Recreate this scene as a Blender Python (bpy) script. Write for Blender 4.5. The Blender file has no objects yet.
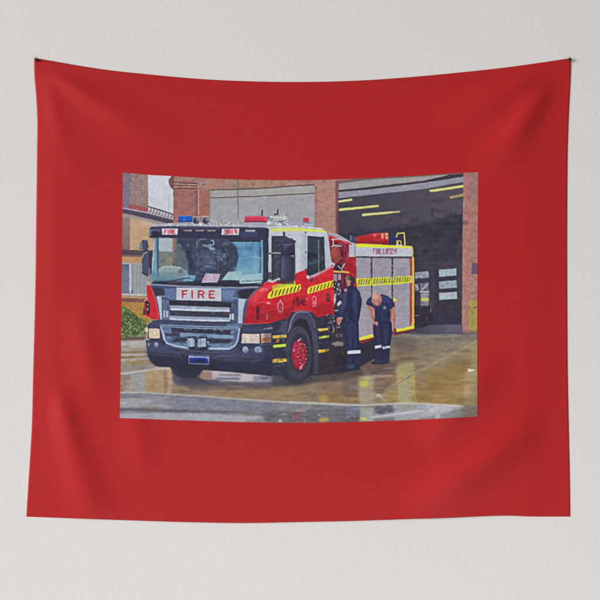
import bpy, bmesh, math, random
import numpy as np

random.seed(7)
RNG = np.random.default_rng(11)
scene = bpy.context.scene
COL = scene.collection
PX = 0.0028                      # metres per pixel of the 600 px photograph, on the wall
CAM_D = 3.4                      # camera distance from the wall

# =====================================================================
#  1.  THE PRINT: drawn as flat ink shapes into a colour grid that becomes the
#      vertex colours of the printed cloth (a printed picture is a flat surface pattern)
# =====================================================================
S = 4
U0, V0, U1, V1 = 112, 164, 488, 430
W, H = (U1 - U0) * S, (V1 - V0) * S
IMG = np.zeros((H, W, 3), np.float32)
IDM = np.zeros((H, W), np.int16)
CUR = [0]
UU = (np.arange(W) + .5) / S + U0
VV = (np.arange(H) + .5) / S + V0


def box_of(pts, pad=1.0):
    a = np.asarray(pts, float)
    x0 = max(0, int((a[:, 0].min() - pad - U0) * S)); x1 = min(W, int((a[:, 0].max() + pad - U0) * S) + 2)
    y0 = max(0, int((a[:, 1].min() - pad - V0) * S)); y1 = min(H, int((a[:, 1].max() + pad - V0) * S) + 2)
    return x0, x1, y0, y1


def blur1(m, r, axis):
    if r < 1: return m
    k = 2 * r + 1
    pad = [(0, 0)] * m.ndim; pad[axis] = (r + 1, r)
    c = np.cumsum(np.pad(m, pad, mode='edge'), axis=axis, dtype=np.float64)
    n = m.shape[axis]
    hi = np.take(c, np.arange(k, k + n), axis=axis); lo = np.take(c, np.arange(0, n), axis=axis)
    return ((hi - lo) / k).astype(np.float32)


def soften(m, px):
    r = int(round(px * S / 2))
    for _ in range(2):
        m = blur1(blur1(m, r, 0), r, 1)
    return m


def mask_poly(pts, soft=0.0):
    x0, x1, y0, y1 = box_of(pts, 1 + soft * 2.2)
    if x1 <= x0 or y1 <= y0: return None
    xs = UU[x0:x1]; ys = VV[y0:y1]
    m = np.zeros((y1 - y0, x1 - x0), bool)
    n = len(pts)
    for i in range(n):
        ax, ay = pts[i]; bx, by = pts[(i + 1) % n]
        if ay == by: continue
        rows = (ys >= min(ay, by)) & (ys < max(ay, by))
        if not rows.any(): continue
        xi = ax + (ys - ay) * (bx - ax) / (by - ay)
        m ^= rows[:, None] & (xs[None, :] > xi[:, None])
    m = m.astype(np.float32)
    if soft > 0: m = soften(m, soft)
    return m, (x0, x1, y0, y1)


def lay(mb, col, a=1.0, tag=True):
    if mb is None: return
    m, (x0, x1, y0, y1) = mb
    c = np.asarray(col, np.float32)
    mm = (m * a)[..., None]
    IMG[y0:y1, x0:x1] = IMG[y0:y1, x0:x1] * (1 - mm) + c * mm
    if tag and a >= .6:
        sub = IDM[y0:y1, x0:x1]; sub[m > .5] = CUR[0]


def P(pts, col, a=1.0, soft=0.0, tag=True):
    lay(mask_poly(pts, soft), col, a, tag)


def R(u0, v0, u1, v1, col, a=1.0, soft=0.0, tag=True):
    P([(u0, v0), (u1, v0), (u1, v1), (u0, v1)], col, a, soft, tag)


def G(pts, c0, c1, p0, p1, a=1.0, soft=0.0):
    """polygon filled with a blend from c0 at p0 to c1 at p1"""
    mb = mask_poly(pts, soft)
    if mb is None: return
    x0, x1, y0, y1 = mb[1]
    d = np.array(p1, float) - np.array(p0, float); L2 = (d ** 2).sum()
    t = ((UU[x0:x1][None, :] - p0[0]) * d[0] + (VV[y0:y1][:, None] - p0[1]) * d[1]) / L2
    t = np.clip(t, 0, 1)[..., None]
    lay(mb, (1 - t) * np.array(c0, float) + t * np.array(c1, float), a)


def ell(cu, cv, ru, rv, rot=0, n=28, a0=0, a1=360):
    r = math.radians(rot); out = []
    for i in range(n):
        t = math.radians(a0 + (a1 - a0) * i / (n if a1 - a0 == 360 else n - 1))
        x, y = ru * math.cos(t), rv * math.sin(t)
        out.append((cu + x * math.cos(r) - y * math.sin(r), cv + x * math.sin(r) + y * math.cos(r)))
    return out


def E(cu, cv, ru, rv, col, a=1.0, rot=0, soft=0.0, tag=True):
    P(ell(cu, cv, ru, rv, rot), col, a, soft, tag)


def L(pts, w, col, a=1.0, soft=0.0, tag=True):
    """stroke: one quad per segment with round-ish joints"""
    x0, x1, y0, y1 = box_of(pts, w + 1 + soft * 2.2)
    if x1 <= x0 or y1 <= y0: return
    X = UU[x0:x1][None, :]; Y = VV[y0:y1][:, None]
    m = np.zeros((y1 - y0, x1 - x0), np.float32)
    for (ax, ay), (bx, by) in zip(pts[:-1], pts[1:]):
        dx, dy = bx - ax, by - ay; l2 = dx * dx + dy * dy + 1e-9
        t = np.clip(((X - ax) * dx + (Y - ay) * dy) / l2, 0, 1)
        d = np.hypot(X - ax - t * dx, Y - ay - t * dy)
        m = np.maximum(m, np.clip((w / 2 - d) * S + .5, 0, 1))
    if soft > 0: m = soften(m, soft)
    lay((m, (x0, x1, y0, y1)), col, a, tag)


def field(cx, cy, w=W, h=H):
    """smooth random field, cells of cx by cy photo pixels"""
    gw, gh = int(w / S / cx) + 3, int(h / S / cy) + 3
    g = RNG.standard_normal((gh, gw)).astype(np.float32)
    x = np.arange(w) / S / cx; y = np.arange(h) / S / cy
    xi, yi = x.astype(int), y.astype(int)
    fx = x - xi; fy = y - yi
    fx = fx * fx * (3 - 2 * fx); fy = fy * fy * (3 - 2 * fy)
    a = g[yi][:, xi]; b = g[yi][:, xi + 1]; c = g[yi + 1][:, xi]; d = g[yi + 1][:, xi + 1]
    return (a * (1 - fx) + b * fx) * (1 - fy[:, None]) + (c * (1 - fx) + d * fx) * fy[:, None]


def T(pts, amp, cx, cy, tint=(1, 1, 1), soft=0.5):
    """mottle an area"""
    mb = mask_poly(pts, soft)
    if mb is None: return
    m, (x0, x1, y0, y1) = mb
    f = field(cx, cy, x1 - x0, y1 - y0)
    IMG[y0:y1, x0:x1] += (m * f)[..., None] * amp * np.array(tint, np.float32)


def inside(p, pts):
    c = False; n = len(pts)
    for i in range(n):
        (ax, ay), (bx, by) = pts[i], pts[(i + 1) % n]
        if (ay > p[1]) != (by > p[1]) and p[0] < ax + (p[1] - ay) * (bx - ax) / (by - ay): c = not c
    return c


def SPK(pts, n, cols, r0, r1, asp=1.0, a=.8, soft=0.0, rot=0):
    us = [p[0] for p in pts]; vs = [p[1] for p in pts]
    k = 0
    while k < n:
        p = (random.uniform(min(us), max(us)), random.uniform(min(vs), max(vs)))
        if not inside(p, pts): continue
        r = random.uniform(r0, r1)
        P(ell(p[0], p[1], r * asp, r, rot + random.uniform(-8, 8), 10), random.choice(cols), a * random.uniform(.6, 1), soft, False)
        k += 1


GLY = {'F': [[(0, 1), (0, 0), (1, 0)], [(0, .48), (.8, .48)]],
       'I': [[(.5, 0), (.5, 1)]],
       'R': [[(0, 1), (0, 0), (.7, 0), (1, .14), (1, .38), (.7, .52), (0, .52)], [(.55, .52), (1, 1)]],
       'E': [[(1, 0), (0, 0), (0, 1), (1, 1)], [(0, .48), (.8, .48)]],
       'S': [[(1, .1), (.7, 0), (.2, 0), (0, .2), (.2, .45), (.8, .55), (1, .78), (.8, 1), (.2, 1), (0, .88)]],
       'C': [[(1, .15), (.7, 0), (.25, 0), (0, .25), (0, .75), (.25, 1), (.7, 1), (1, .85)]],
       'U': [[(0, 0), (0, .75), (.25, 1), (.75, 1), (1, .75), (1, 0)]],
       '&': [[(1, 1), (.2, .3), (.3, 0), (.65, 0), (.7, .25), (.05, .65), (.1, .95), (.5, 1), (1, .6)]],
       'L': [[(0, 0), (0, 1), (1, 1)]], 'P': [[(0, 1), (0, 0), (.8, 0), (1, .25), (.8, .5), (0, .5)]],
       '1': [[(.3, .2), (.6, 0), (.6, 1)]], '9': [[(1, .4), (.5, .55), (0, .3), (.4, 0), (1, .2), (.9, .8), (.4, 1)]]}


def TXT(s, u0, v0, u1, v1, w, col, gap=.35, mirror=False, skew=0.0, a=1.0):
    n = len(s); cw = (u1 - u0) / (n + (n - 1) * gap)
    for i, ch in enumerate(s):
        if ch == ' ': continue
        x = u0 + i * cw * (1 + gap)
        for st in GLY[ch]:
            q = []
            for (gx, gy) in st:
                X = x + gx * cw
                if mirror: X = u0 + u1 - X
                q.append((X, v0 + gy * (v1 - v0) + skew * (X - u0)))
            L(q, w, col, a, 0, False)


def bricks(pts, c_joint, rows_dy, step, amp, slope=0.0, a=.35, off=0):
    """brick courses: thin joint lines plus staggered uprights"""
    us = [p[0] for p in pts]; vs = [p[1] for p in pts]
    mb = mask_poly(pts)
    m, (x0, x1, y0, y1) = mb
    X = UU[x0:x1][None, :]; Y = VV[y0:y1][:, None] - slope * (X - us[0]) + off
    row = np.floor(Y / rows_dy); fy = Y / rows_dy - row
    xx = X / step + .5 * (row % 2); fx = xx - np.floor(xx)
    j = np.maximum((fy < .28) * 1.0, (fx < .16) * .8)
    cell = (np.floor(xx) * 7919 + row * 104729).astype(np.int64)
    rnd = ((cell * 2654435761 % 1000003) / 1000003.0 - .5) * 2
    IMG[y0:y1, x0:x1] += (m * rnd * (1 - j))[..., None] * amp * np.array([1, .9, .85])
    lay((m * j.astype(np.float32), mb[1]), c_joint, a, False)


# ids of the sub-parts of the print
GROUND, HOUSE, STATION, SHRUB, ENGINE, PERSON_A, PERSON_B = range(7)

IMG[:] = (150, 145, 138)

# ---------- sky ----------
CUR[0] = GROUND
G([(146, 168), (180, 168), (180, 226), (146, 226)], (221, 226, 236), (214, 221, 232), (150, 174), (170, 214))
L([(169.3, 194), (168.6, 213)], .5, (150, 158, 180), .6)
L([(150, 197), (154, 206)], .4, (190, 196, 206), .5)

# ---------- house at the left ----------
CUR[0] = HOUSE
P([(118, 168), (148, 170), (148.2, 213), (118, 210)], (146, 118, 116))
P([(118, 168), (131, 170), (130, 210), (118, 208)], (122, 108, 126))
bricks([(130, 168), (148, 168), (148.2, 206), (130, 203)], (176, 156, 146), 2.05, 3.6, 12, .06, .55)
bricks([(118, 168), (130, 168), (130, 208), (118, 206)], (140, 130, 148), 2.05, 3.6, 6, -.05, .4)
P([(128.5, 204), (148, 207.5), (148.2, 212.5), (128, 208)], (162, 74, 80), .85, .6)
T([(118, 168), (148, 168), (148, 212), (118, 208)], 7, 1.2, 1.2)
# verge tiles
P([(148, 206), (174, 214.5), (175.5, 222), (148, 215.5)], (206, 204, 208))
for i in range(9):
    x = 149.0 + i * 2.9
    y = 207.0 + (x - 148) * .33
    L([(x + 2.6, y + 1.2), (x + .2, y + 6.6)], 1.0, (92, 86, 98), .75)
    L([(x + 1.6, y + 3.2), (x + 2.9, y + 5.6)], .7, (110, 104, 112), .6)
L([(148, 206.4), (160, 210), (175, 215)], 1.0, (62, 54, 64))
P([(118, 206.6), (148, 212.2), (148, 213.4), (118, 208.2)], (178, 172, 184), .9)
P([(118, 208), (148, 213.6), (175, 220.6), (174, 225), (150, 219), (118, 212)], (80, 73, 92))
P([(118, 212), (150, 219), (174, 225), (174, 229), (118, 216)], (160, 150, 148))
P([(118, 215), (152, 222), (154, 252), (118, 252)], (194, 160, 128))
G([(118, 215.5), (130.2, 218), (130, 251), (118, 251)], (142, 122, 118), (128, 98, 88), (124, 216), (124, 250))
P([(140, 221), (172, 226), (172, 229), (140, 225)], (205, 190, 178), .7, .8)
T([(118, 215), (154, 222), (154, 250), (118, 250)], 5, 2, 1.2)
P([(130.5, 218), (153, 223), (153, 252), (130.5, 252)], (198, 160, 120), .25, 1.5)
P([(118, 249.6), (155, 250.6), (155, 255.2), (118, 254.8)], (82, 70, 82))
P([(118, 254.8), (155, 255.2), (155, 257), (118, 256.6)], (120, 98, 88))
P([(118, 256.6), (156, 257), (156, 264), (118, 263)], (184, 144, 104))
P([(118, 262.4), (156, 263.4), (156, 264.8), (118, 264)], (176, 174, 176))
P([(118, 264), (129.5, 264.4), (129.5, 294), (118, 294)], (108, 116, 136))
G([(118, 264), (129.5, 264.4), (129.5, 274), (118, 272)], (92, 98, 118), (112, 120, 138), (124, 264), (124, 274))
P([(131, 264.4), (148, 265), (148, 295), (131, 294)], (152, 158, 162))
for i in range(7):
    L([(133 + i * 1.9, 266), (133 + i * 1.9, 293)], .7, (170, 176, 178) if i % 2 else (128, 140, 142), .55)
P([(129.2, 264), (131.2, 264), (131.4, 294), (129.4, 294)], (206, 212, 228))
P([(131.2, 290), (132.6, 290), (132.6, 294), (131.2, 294)], (60, 60, 76), .8)
P([(118, 293.2), (148, 294.4), (148, 296), (118, 295)], (196, 196, 204))
P([(118, 295), (150, 296), (150, 299), (118, 298.4)], (176, 140, 110))
P([(118, 298), (150, 299), (150, 302.6), (118, 302)], (122, 82, 72))
G([(118, 302), (152, 302.6), (152, 336), (118, 336)], (168, 126, 62), (164, 130, 52), (130, 302), (130, 330))
T([(118, 302), (150, 302), (150, 330), (118, 330)], 7, 1.5, 1.5)

# ---------- fire station ----------
CUR[0] = STATION
stn = [(174, 168), (485, 168), (485, 336), (174, 336)]
P(stn, (162, 116, 106))
P([(174, 172), (168.6, 180.2), (168.8, 183), (171, 187.5), (174, 190.5), (176, 190)], (120, 84, 82))
P([(173, 222), (173.6, 190), (210, 190), (210, 222)], (152, 98, 92))
G([(174, 204), (210, 204), (210, 224), (174, 224)], (150, 97, 92), (172, 104, 88), (190, 204), (190, 220))
bricks([(174, 190), (209, 190), (209, 222), (174, 222)], (168, 124, 116), 1.9, 4.2, 8, .0, .3)
P([(198.8, 190), (209, 190), (209, 222), (198.8, 222)], (168, 108, 92), .5)
P([(195, 190), (198.2, 190), (198.2, 222), (195, 222)], (120, 80, 84), .5, .5)
P([(174, 172), (215, 172), (215, 189), (174, 190)], (164, 120, 108))
T([(168, 172), (215, 172), (215, 190), (170, 190)], 8, 3, 1)
L([(170, 182.2), (186, 183), (198, 183.4), (205, 185)], 1.1, (94, 66, 78))
L([(172, 185.2), (198, 186)], .9, (98, 62, 66))
L([(172, 184), (198, 184.8)], .7, (186, 140, 120), .8)
L([(173, 188.6), (199, 188.8)], 1.0, (88, 62, 70))
L([(169.5, 181), (173, 184), (172, 187), (174.5, 190), (173.6, 194.5)], 1.4, (110, 84, 84), .8)
L([(180, 176), (180.6, 183)], .6, (100, 70, 74), .7)
L([(198.4, 186), (198.7, 218)], .75, (206, 186, 190))
P([(196, 182), (203, 181), (205, 184), (199, 185)], (160, 144, 154), .8, .5)
# lintel over the roller door
P([(205, 174), (340, 176), (340, 187), (205, 190)], (166, 128, 112))
G([(210, 176), (236, 176), (236, 189), (210, 189)], (170, 118, 104), (160, 132, 122), (212, 180), (236, 180))
T([(205, 174), (340, 176), (340, 187), (205, 190)], 7, 3, 1.5)
for u in range(244, 336, 9):
    L([(u, 180), (u, 187)], .5, (140, 104, 92), .5)
# roller door
P([(209.6, 189.8), (245, 188.6), (314.6, 185.6), (314.8, 228), (209.6, 228)], (174, 173, 176))
P([(209.6, 190.4), (245, 189.4), (314.6, 186.6), (314.6, 193), (260, 195), (209.6, 197.6)], (172, 170, 166))
G([(211, 199), (314, 195), (314, 226), (211, 226)], (174, 173, 176), (178, 178, 184), (260, 198), (260, 224))
for i in range(18):
    v = 200.2 + i * 1.55
    L([(211, v), (314, v - 3.4)], .5, (148, 149, 150), .55)
L([(209, 190), (242, 189.2), (270, 187.8), (300, 185.4), (314.5, 184.8)], 1.2, (98, 82, 78))
L([(209.6, 197.9), (250, 196.6), (314.6, 193.4)], .95, (84, 76, 80))
L([(210, 190), (210, 226)], 1.1, (150, 140, 138), .9)
L([(238, 179), (238.1, 218)], 1.0, (112, 108, 120), .9)
T([(211, 190), (314, 186), (314, 226), (211, 226)], 3, 3, 3)
# brick pillar between the bays
P([(314.6, 179), (338.5, 179), (338.6, 250), (314.8, 250)], (176, 130, 116))
bricks([(315, 180), (336, 180), (336, 250), (315, 250)], (188, 152, 140), 1.9, 4.0, 8, -.02, .35)
P([(314.4, 186), (317.2, 186), (317.2, 230), (314.4, 230)], (150, 110, 104), .55, .5)
for v in (187, 200, 213):
    R(315.2, v, 317, v + 1.6, (104, 78, 76), .6, .5)
P([(335.6, 180), (338.8, 180), (338.8, 250), (335.6, 250)], (130, 76, 80), .9)
L([(318, 180.5), (340, 180.2), (372, 176.5)], 1.0, (176, 148, 130), .8)
# open bay
bay = [(338.2, 182), (365, 177), (464, 171), (463, 334), (338.2, 334)]
P(bay, (60, 58, 72))
G([(365, 190), (464, 180), (463, 262), (365, 262)], (66, 63, 76), (74, 70, 84), (365, 200), (450, 200), .9)
G([(338, 204), (464, 190), (464, 240), (338, 240)], (58, 58, 78), (76, 72, 84), (340, 220), (455, 200), .7)
P([(338.4, 212), (362, 214), (362, 245), (338.4, 245)], (54, 56, 74), .7, 3)
P([(396, 228), (464, 214), (464, 268), (396, 268)], (58, 56, 66), .8, 4)
L([(366, 232), (420, 226), (463, 219)], 1.6, (52, 54, 74), .8, .8)
L([(366, 196), (390, 200), (420, 205)], 1.0, (50, 50, 74), .6, .6)
P([(370, 194), (384, 194), (384, 199), (374, 198)], (54, 54, 84), .7, 1)
L([(432, 208), (432, 216), (438, 219), (450, 218), (451, 209)], .9, (56, 54, 70), .8, .6)
L([(430, 207), (450, 209)], .8, (90, 86, 98), .5, .6)
P([(445, 206), (463, 202), (463, 230), (445, 230)], (56, 56, 72), .7, 2)
T(bay, 3.5, 5, 3)
for (a_, b_) in (((340, 214), (463, 206)), ((340, 222), (463, 214)), ((398, 232), (463, 226))):
    L([a_, b_], 1.3, (84, 80, 94), .45, .6); L([(a_[0], a_[1] + 1.5), (b_[0], b_[1] + 1.5)], 1.0, (44, 42, 56), .6, .5)
G([(338.4, 199), (366, 196), (464, 183), (464, 214), (420, 222), (366, 231), (338.4, 233)], (70, 67, 80), (86, 82, 94), (345, 215), (450, 200), .85, 2.0); P([(338.4, 236), (366, 233), (420, 226), (464, 218), (464, 240), (338.4, 246)], (54, 52, 62), .5, 2.5); L([(432, 208), (432, 216), (438, 219), (450, 218), (451, 209)], .9, (56, 54, 68), .8, .6); L([(430, 207), (451, 209)], .8, (98, 94, 106), .6, .5)
P([(420, 262), (463, 262), (463, 268), (420, 270)], (76, 72, 84), .5, 1); P([(431, 268), (434.5, 268), (434.5, 326), (431, 326)], (72, 68, 80), .6, .8); P([(458, 266), (462, 266), (462, 326), (458.4, 326)], (74, 70, 82), .6, .8)
# rolled door panels, lintel
P([(338.6, 183.6), (365, 180), (425, 176), (455, 173.4), (425, 180.6), (365, 187.4), (338.6, 190)], (164, 162, 162))
P([(338.6, 192), (366, 189.8), (425, 182.6), (464, 176.6), (464, 182), (425, 188.8), (366, 195.4), (338.6, 198.4)], (152, 151, 166))
P([(338.6, 190), (365, 187.4), (425, 180.6), (464, 173), (464, 176.6), (425, 182.6), (366, 189.8), (338.6, 192)], (70, 62, 68))
P([(338, 180.6), (372, 177), (425, 174.4), (463, 171.6), (463, 173.6), (425, 176.4), (365, 179.8), (338.6, 183.4)], (120, 100, 96))
T([(339, 184), (460, 174), (460, 184), (339, 198)], 4, 4, 1)
# strip lights
YL = (236, 232, 138)
for q in ([(338.6, 200.6), (352, 198.4), (352.4, 200.4), (338.6, 202.6)],
          [(339, 208.6), (360, 206.8), (378.4, 204.8), (379, 206.6), (360, 209), (339, 211)],
          [(362, 213.8), (383, 212), (399.8, 210.8), (400, 212.2), (383, 214.2), (362.4, 216)],
          [(429, 190), (446, 187.6), (464, 184.8), (464, 187.2), (446, 190), (430.4, 192)]):
    P([(x, y + .9) for x, y in q], (96, 84, 56), .6, .6)
    P(q, YL, 1, .3)
P([(449.6, 196.6), (455, 195), (464, 193.8), (464, 196), (456, 197.8), (450.6, 198.4)], (226, 192, 110), 1, .3)
# door glass at the back of the bay
for q, c in (([(439, 269.8), (456.4, 268.4), (456.6, 275.6), (439.2, 277)], (172, 190, 204)),
             ([(439, 281.6), (456.6, 280), (457, 287.8), (439.2, 288.8)], (160, 172, 186)),
             ([(439, 293), (457, 291.6), (457.2, 298.8), (439.4, 300)], (182, 196, 200)),
             ([(413, 272.6), (428.6, 271), (428.8, 277.6), (413, 279)], (148, 154, 170)),
             ([(413, 284.4), (428.6, 282), (428.8, 290), (413, 291)], (112, 114, 130)),
             ([(420, 293), (428.6, 292), (428.8, 305), (420, 306)], (150, 150, 158))):
    P(q, c)
    T(q, 14, 1.6, 1.6)
SPK([(440, 283), (456, 282), (456, 287), (440, 288)], 16, [(220, 224, 228), (110, 126, 150), (196, 180, 186)], .5, 1.2, 1, .8)
SPK([(440, 295), (456, 293), (456, 298), (440, 299)], 12, [(226, 230, 226), (150, 166, 170)], .5, 1.2, 1, .8)
SPK([(440, 271), (456, 270), (456, 275), (440, 276)], 8, [(150, 176, 206), (196, 206, 210)], .6, 1.4, 1, .7)
L([(414, 284), (420, 290)], 1.2, (190, 194, 204)); L([(428, 284), (422, 290)], 1.2, (190, 194, 204))
L([(419, 278), (421, 312)], 1.6, (58, 60, 76)); L([(420, 291.6), (428.6, 291.4)], 1.3, (206, 208, 212))
R(420.5, 298, 428.6, 300.8, (196, 204, 72)); R(420.5, 302, 428.8, 306, (122, 124, 138))
P([(413.8, 306), (433, 306), (434, 326), (413.8, 328)], (50, 46, 58))
SPK([(414, 290), (432, 306), (433, 326), (414, 326)], 26, [(74, 64, 76), (42, 40, 54), (88, 60, 70)], .7, 2, 1, .6, .4)
L([(429.4, 292), (430.4, 306), (431, 312)], 1.0, (112, 102, 100), .7)
SPK([(430, 306), (434, 306), (434, 312), (430, 312)], 6, [(150, 140, 128), (86, 80, 82)], .5, 1, 1, .8)
L([(414, 315.4), (419, 315.6)], .7, (150, 150, 158), .8)
P([(456.8, 315.2), (459.2, 314.8), (459.4, 316.2), (457, 316.2)], (190, 210, 214))
P([(434, 301), (462, 301), (462, 325), (434, 325)], (58, 54, 64), .7, 2)
P([(432, 316), (462, 312), (462, 326), (430, 328)], (52, 54, 76), .6, 2)
# right pillar
P([(463.6, 168), (484, 168), (484, 334), (462, 334), (462.4, 260)], (168, 118, 106))
bricks([(463, 170), (482, 170), (482, 300), (463, 300)], (182, 148, 140), 1.9, 4.2, 10, .0, .3)
P([(463, 170), (468.6, 170), (467.6, 333), (462, 333)], (186, 122, 110), .35, 1)
P([(468, 172), (484, 172), (484, 200), (468, 200)], (140, 108, 116), .4, 3)
P([(471.6, 263), (484, 263), (484, 274), (471.6, 274)], (100, 84, 104))
P([(468.6, 300), (484, 300), (484, 334), (468.8, 334)], (166, 146, 72))
P([(462, 300), (468.8, 300), (468.8, 333), (462, 333)], (172, 126, 112), .8)
T([(462, 170), (484, 170), (484, 334), (462, 334)], 6, 2, 2)
R(462, 330, 484, 333.6, (110, 86, 80), .5, 1)

# ---------- ground ----------
CUR[0] = GROUND
gr = [(116, 338), (160, 337), (300, 334), (413, 334), (430, 325.5), (462.4, 324.6), (462.6, 332.6), (490, 333), (490, 430), (116, 430)]
P(gr, (140, 126, 104))
G([(410, 331), (430, 325), (462.4, 324.4), (462.4, 334), (410, 336)], (70, 70, 84), (92, 92, 112), (420, 328), (450, 331))
G([(380, 333.4), (490, 333.4), (490, 352), (380, 352)], (124, 118, 112), (138, 126, 100), (430, 335), (430, 350))
L([(410, 334.4), (440, 333.6), (490, 333.4)], 1.0, (78, 76, 86), .8)
P([(300, 350), (490, 346), (490, 408), (300, 408)], (138, 116, 78), .75, 4)
P([(430, 372), (468, 360), (468, 404), (416, 404)], (146, 114, 58), .8, 4)
P([(395, 338), (470, 336), (440, 362), (395, 366)], (124, 112, 96), .7, 3)
# left forecourt
P([(116, 337), (150, 336.6), (148, 341), (116, 342)], (98, 82, 74), .9, .6)
P([(116, 341), (148, 340), (150, 350), (116, 352)], (178, 174, 166), 1, .6)
P([(116, 350), (152, 349), (160, 372), (116, 376)], (158, 150, 138), 1, .8)
for (v, u0_, u1_, c, w_) in ((347, 118, 130, (128, 122, 104), 1.5), (352.5, 118, 146, (134, 116, 76), 2.2), (355, 122, 148, (190, 186, 180), 1.6), (357.6, 118, 134, (134, 112, 66), 2.4),
                             (356.8, 136, 150, (140, 116, 72), 2.0), (359.4, 126, 152, (184, 178, 172), 1.4), (362.6, 126, 152, (146, 120, 66), 2.6), (361, 118, 124, (176, 172, 166), 1.6), (365, 132, 152, (150, 122, 66), 2.2),
                             (366.4, 118, 140, (132, 116, 96), 2.0), (343.4, 118, 147, (190, 186, 178), 1.4), (349.2, 120, 148, (150, 142, 124), 1.2)):
    L([(u0_, v), (u1_, v - .8)], w_, c, .85, .7)
P([(118, 367), (150, 362), (176, 368), (176, 396), (118, 394)], (142, 134, 124), .8, 2)
L([(120, 374), (138, 372), (155, 368.6), (171, 367.6)], 2.0, (208, 200, 190), .9, .8)
P([(118, 376), (131, 374), (131, 391), (118, 391)], (140, 126, 108), .9, 1.2)
P([(131, 372.5), (145.6, 372), (145.8, 393), (131, 392)], (154, 154, 152), 1, .8)
P([(145.8, 371.5), (165, 370.5), (165, 393), (145.8, 393)], (168, 140, 98), .95, .8)
P([(147, 372), (163, 371), (160, 380), (148, 381)], (178, 148, 100), .6, 1.5)
P([(164, 371), (170, 370), (170, 393), (164, 393)], (132, 112, 92), .9, 1)
P([(167, 367.6), (171.6, 367.6), (179, 375), (177, 381), (172, 384), (170.6, 394), (166.6, 394), (168, 384)], (198, 164, 120), .95, .7)
L([(167, 376.6), (177, 376)], 1.0, (226, 204, 176), .8, .5)
SPK([(127, 380), (133, 380), (133, 394), (124, 394)], 14, [(210, 208, 206), (180, 176, 170)], .4, .9, 1.6, .8)
T([(116, 340), (172, 340), (172, 394), (116, 394)], 8, 7, 1.3)
T([(116, 340), (172, 340), (172, 394), (116, 394)], 4, 1.2, 1.2)
# shadow and reflections under the engine
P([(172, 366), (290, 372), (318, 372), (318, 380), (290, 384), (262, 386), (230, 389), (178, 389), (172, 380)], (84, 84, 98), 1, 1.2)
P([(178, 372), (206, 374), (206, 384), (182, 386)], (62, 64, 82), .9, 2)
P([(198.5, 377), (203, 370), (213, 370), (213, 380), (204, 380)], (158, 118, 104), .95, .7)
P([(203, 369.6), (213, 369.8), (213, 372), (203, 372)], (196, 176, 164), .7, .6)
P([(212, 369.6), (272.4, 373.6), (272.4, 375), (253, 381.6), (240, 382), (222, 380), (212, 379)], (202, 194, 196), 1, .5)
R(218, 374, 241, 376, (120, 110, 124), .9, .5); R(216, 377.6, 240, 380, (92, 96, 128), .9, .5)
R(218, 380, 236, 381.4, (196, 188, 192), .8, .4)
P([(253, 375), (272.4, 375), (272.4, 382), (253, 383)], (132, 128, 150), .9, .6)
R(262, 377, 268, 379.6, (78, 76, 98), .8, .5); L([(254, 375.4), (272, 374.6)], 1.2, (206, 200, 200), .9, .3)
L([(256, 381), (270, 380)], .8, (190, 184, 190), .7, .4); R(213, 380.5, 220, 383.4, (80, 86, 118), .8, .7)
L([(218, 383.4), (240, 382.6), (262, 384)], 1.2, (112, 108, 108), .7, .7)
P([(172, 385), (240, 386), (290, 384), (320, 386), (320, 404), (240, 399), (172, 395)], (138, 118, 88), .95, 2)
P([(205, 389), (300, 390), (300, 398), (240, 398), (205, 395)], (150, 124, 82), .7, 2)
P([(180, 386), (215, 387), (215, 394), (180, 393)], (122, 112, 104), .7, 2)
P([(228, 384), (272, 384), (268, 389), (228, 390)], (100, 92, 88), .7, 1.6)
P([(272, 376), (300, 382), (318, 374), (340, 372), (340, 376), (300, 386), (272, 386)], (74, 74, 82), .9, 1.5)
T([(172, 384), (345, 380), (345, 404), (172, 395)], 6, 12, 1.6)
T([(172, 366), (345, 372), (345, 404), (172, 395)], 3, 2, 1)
# middle, below the two men
P([(312, 373), (360, 371), (360, 404), (312, 404)], (132, 112, 94), .8, 2)
P([(322, 392), (358, 386), (358, 403), (318, 403)], (140, 114, 66), .8, 2)
P([(318, 395), (330, 393), (328, 402), (319, 402)], (166, 138, 60), .8, 1.2)
P([(350, 360), (372, 358), (372, 376), (350, 376)], (112, 88, 74), .9, 2)
P([(368, 362), (398, 360), (396, 377), (368, 377)], (112, 90, 84), .9, 2)
L([(336, 384.4), (346, 384), (350, 387), (359, 389)], 1.8, (178, 162, 132), .8, .8)
R(350, 386, 358, 390, (164, 152, 144), .7, 1)
P([(359, 376.6), (374.6, 376.6), (374.4, 404), (359.4, 404)], (166, 154, 130), .9, .9)
P([(360, 380), (369, 381), (368, 387), (360, 387)], (184, 182, 70), .9, 1)
P([(361, 376.8), (372, 376.8), (372, 380), (361, 380)], (176, 176, 112), .8, .8)
P([(373, 384), (376, 383), (376, 392), (373, 392)], (160, 116, 80), .8, .6)
P([(375, 378), (393, 377), (393, 393), (375, 394)], (124, 100, 80), .95, .8)
L([(357, 376.2), (380, 376), (396, 376)], 1.2, (182, 170, 142), .9, .4)
P([(396, 366), (414, 362), (413, 404), (398, 404)], (166, 160, 104), .9, 1)
P([(399, 384), (410, 384), (410, 402), (399, 402)], (170, 166, 128), .8, 1.2)
P([(396, 352), (414, 350), (414, 360), (396, 362)], (128, 112, 80), .8, 1.5)
P([(392, 372), (397, 370), (396, 384), (392, 386)], (150, 104, 76), .7, .8)
P([(383, 393), (398, 386), (398, 402), (388, 402)], (156, 130, 74), .9, 1)
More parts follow.
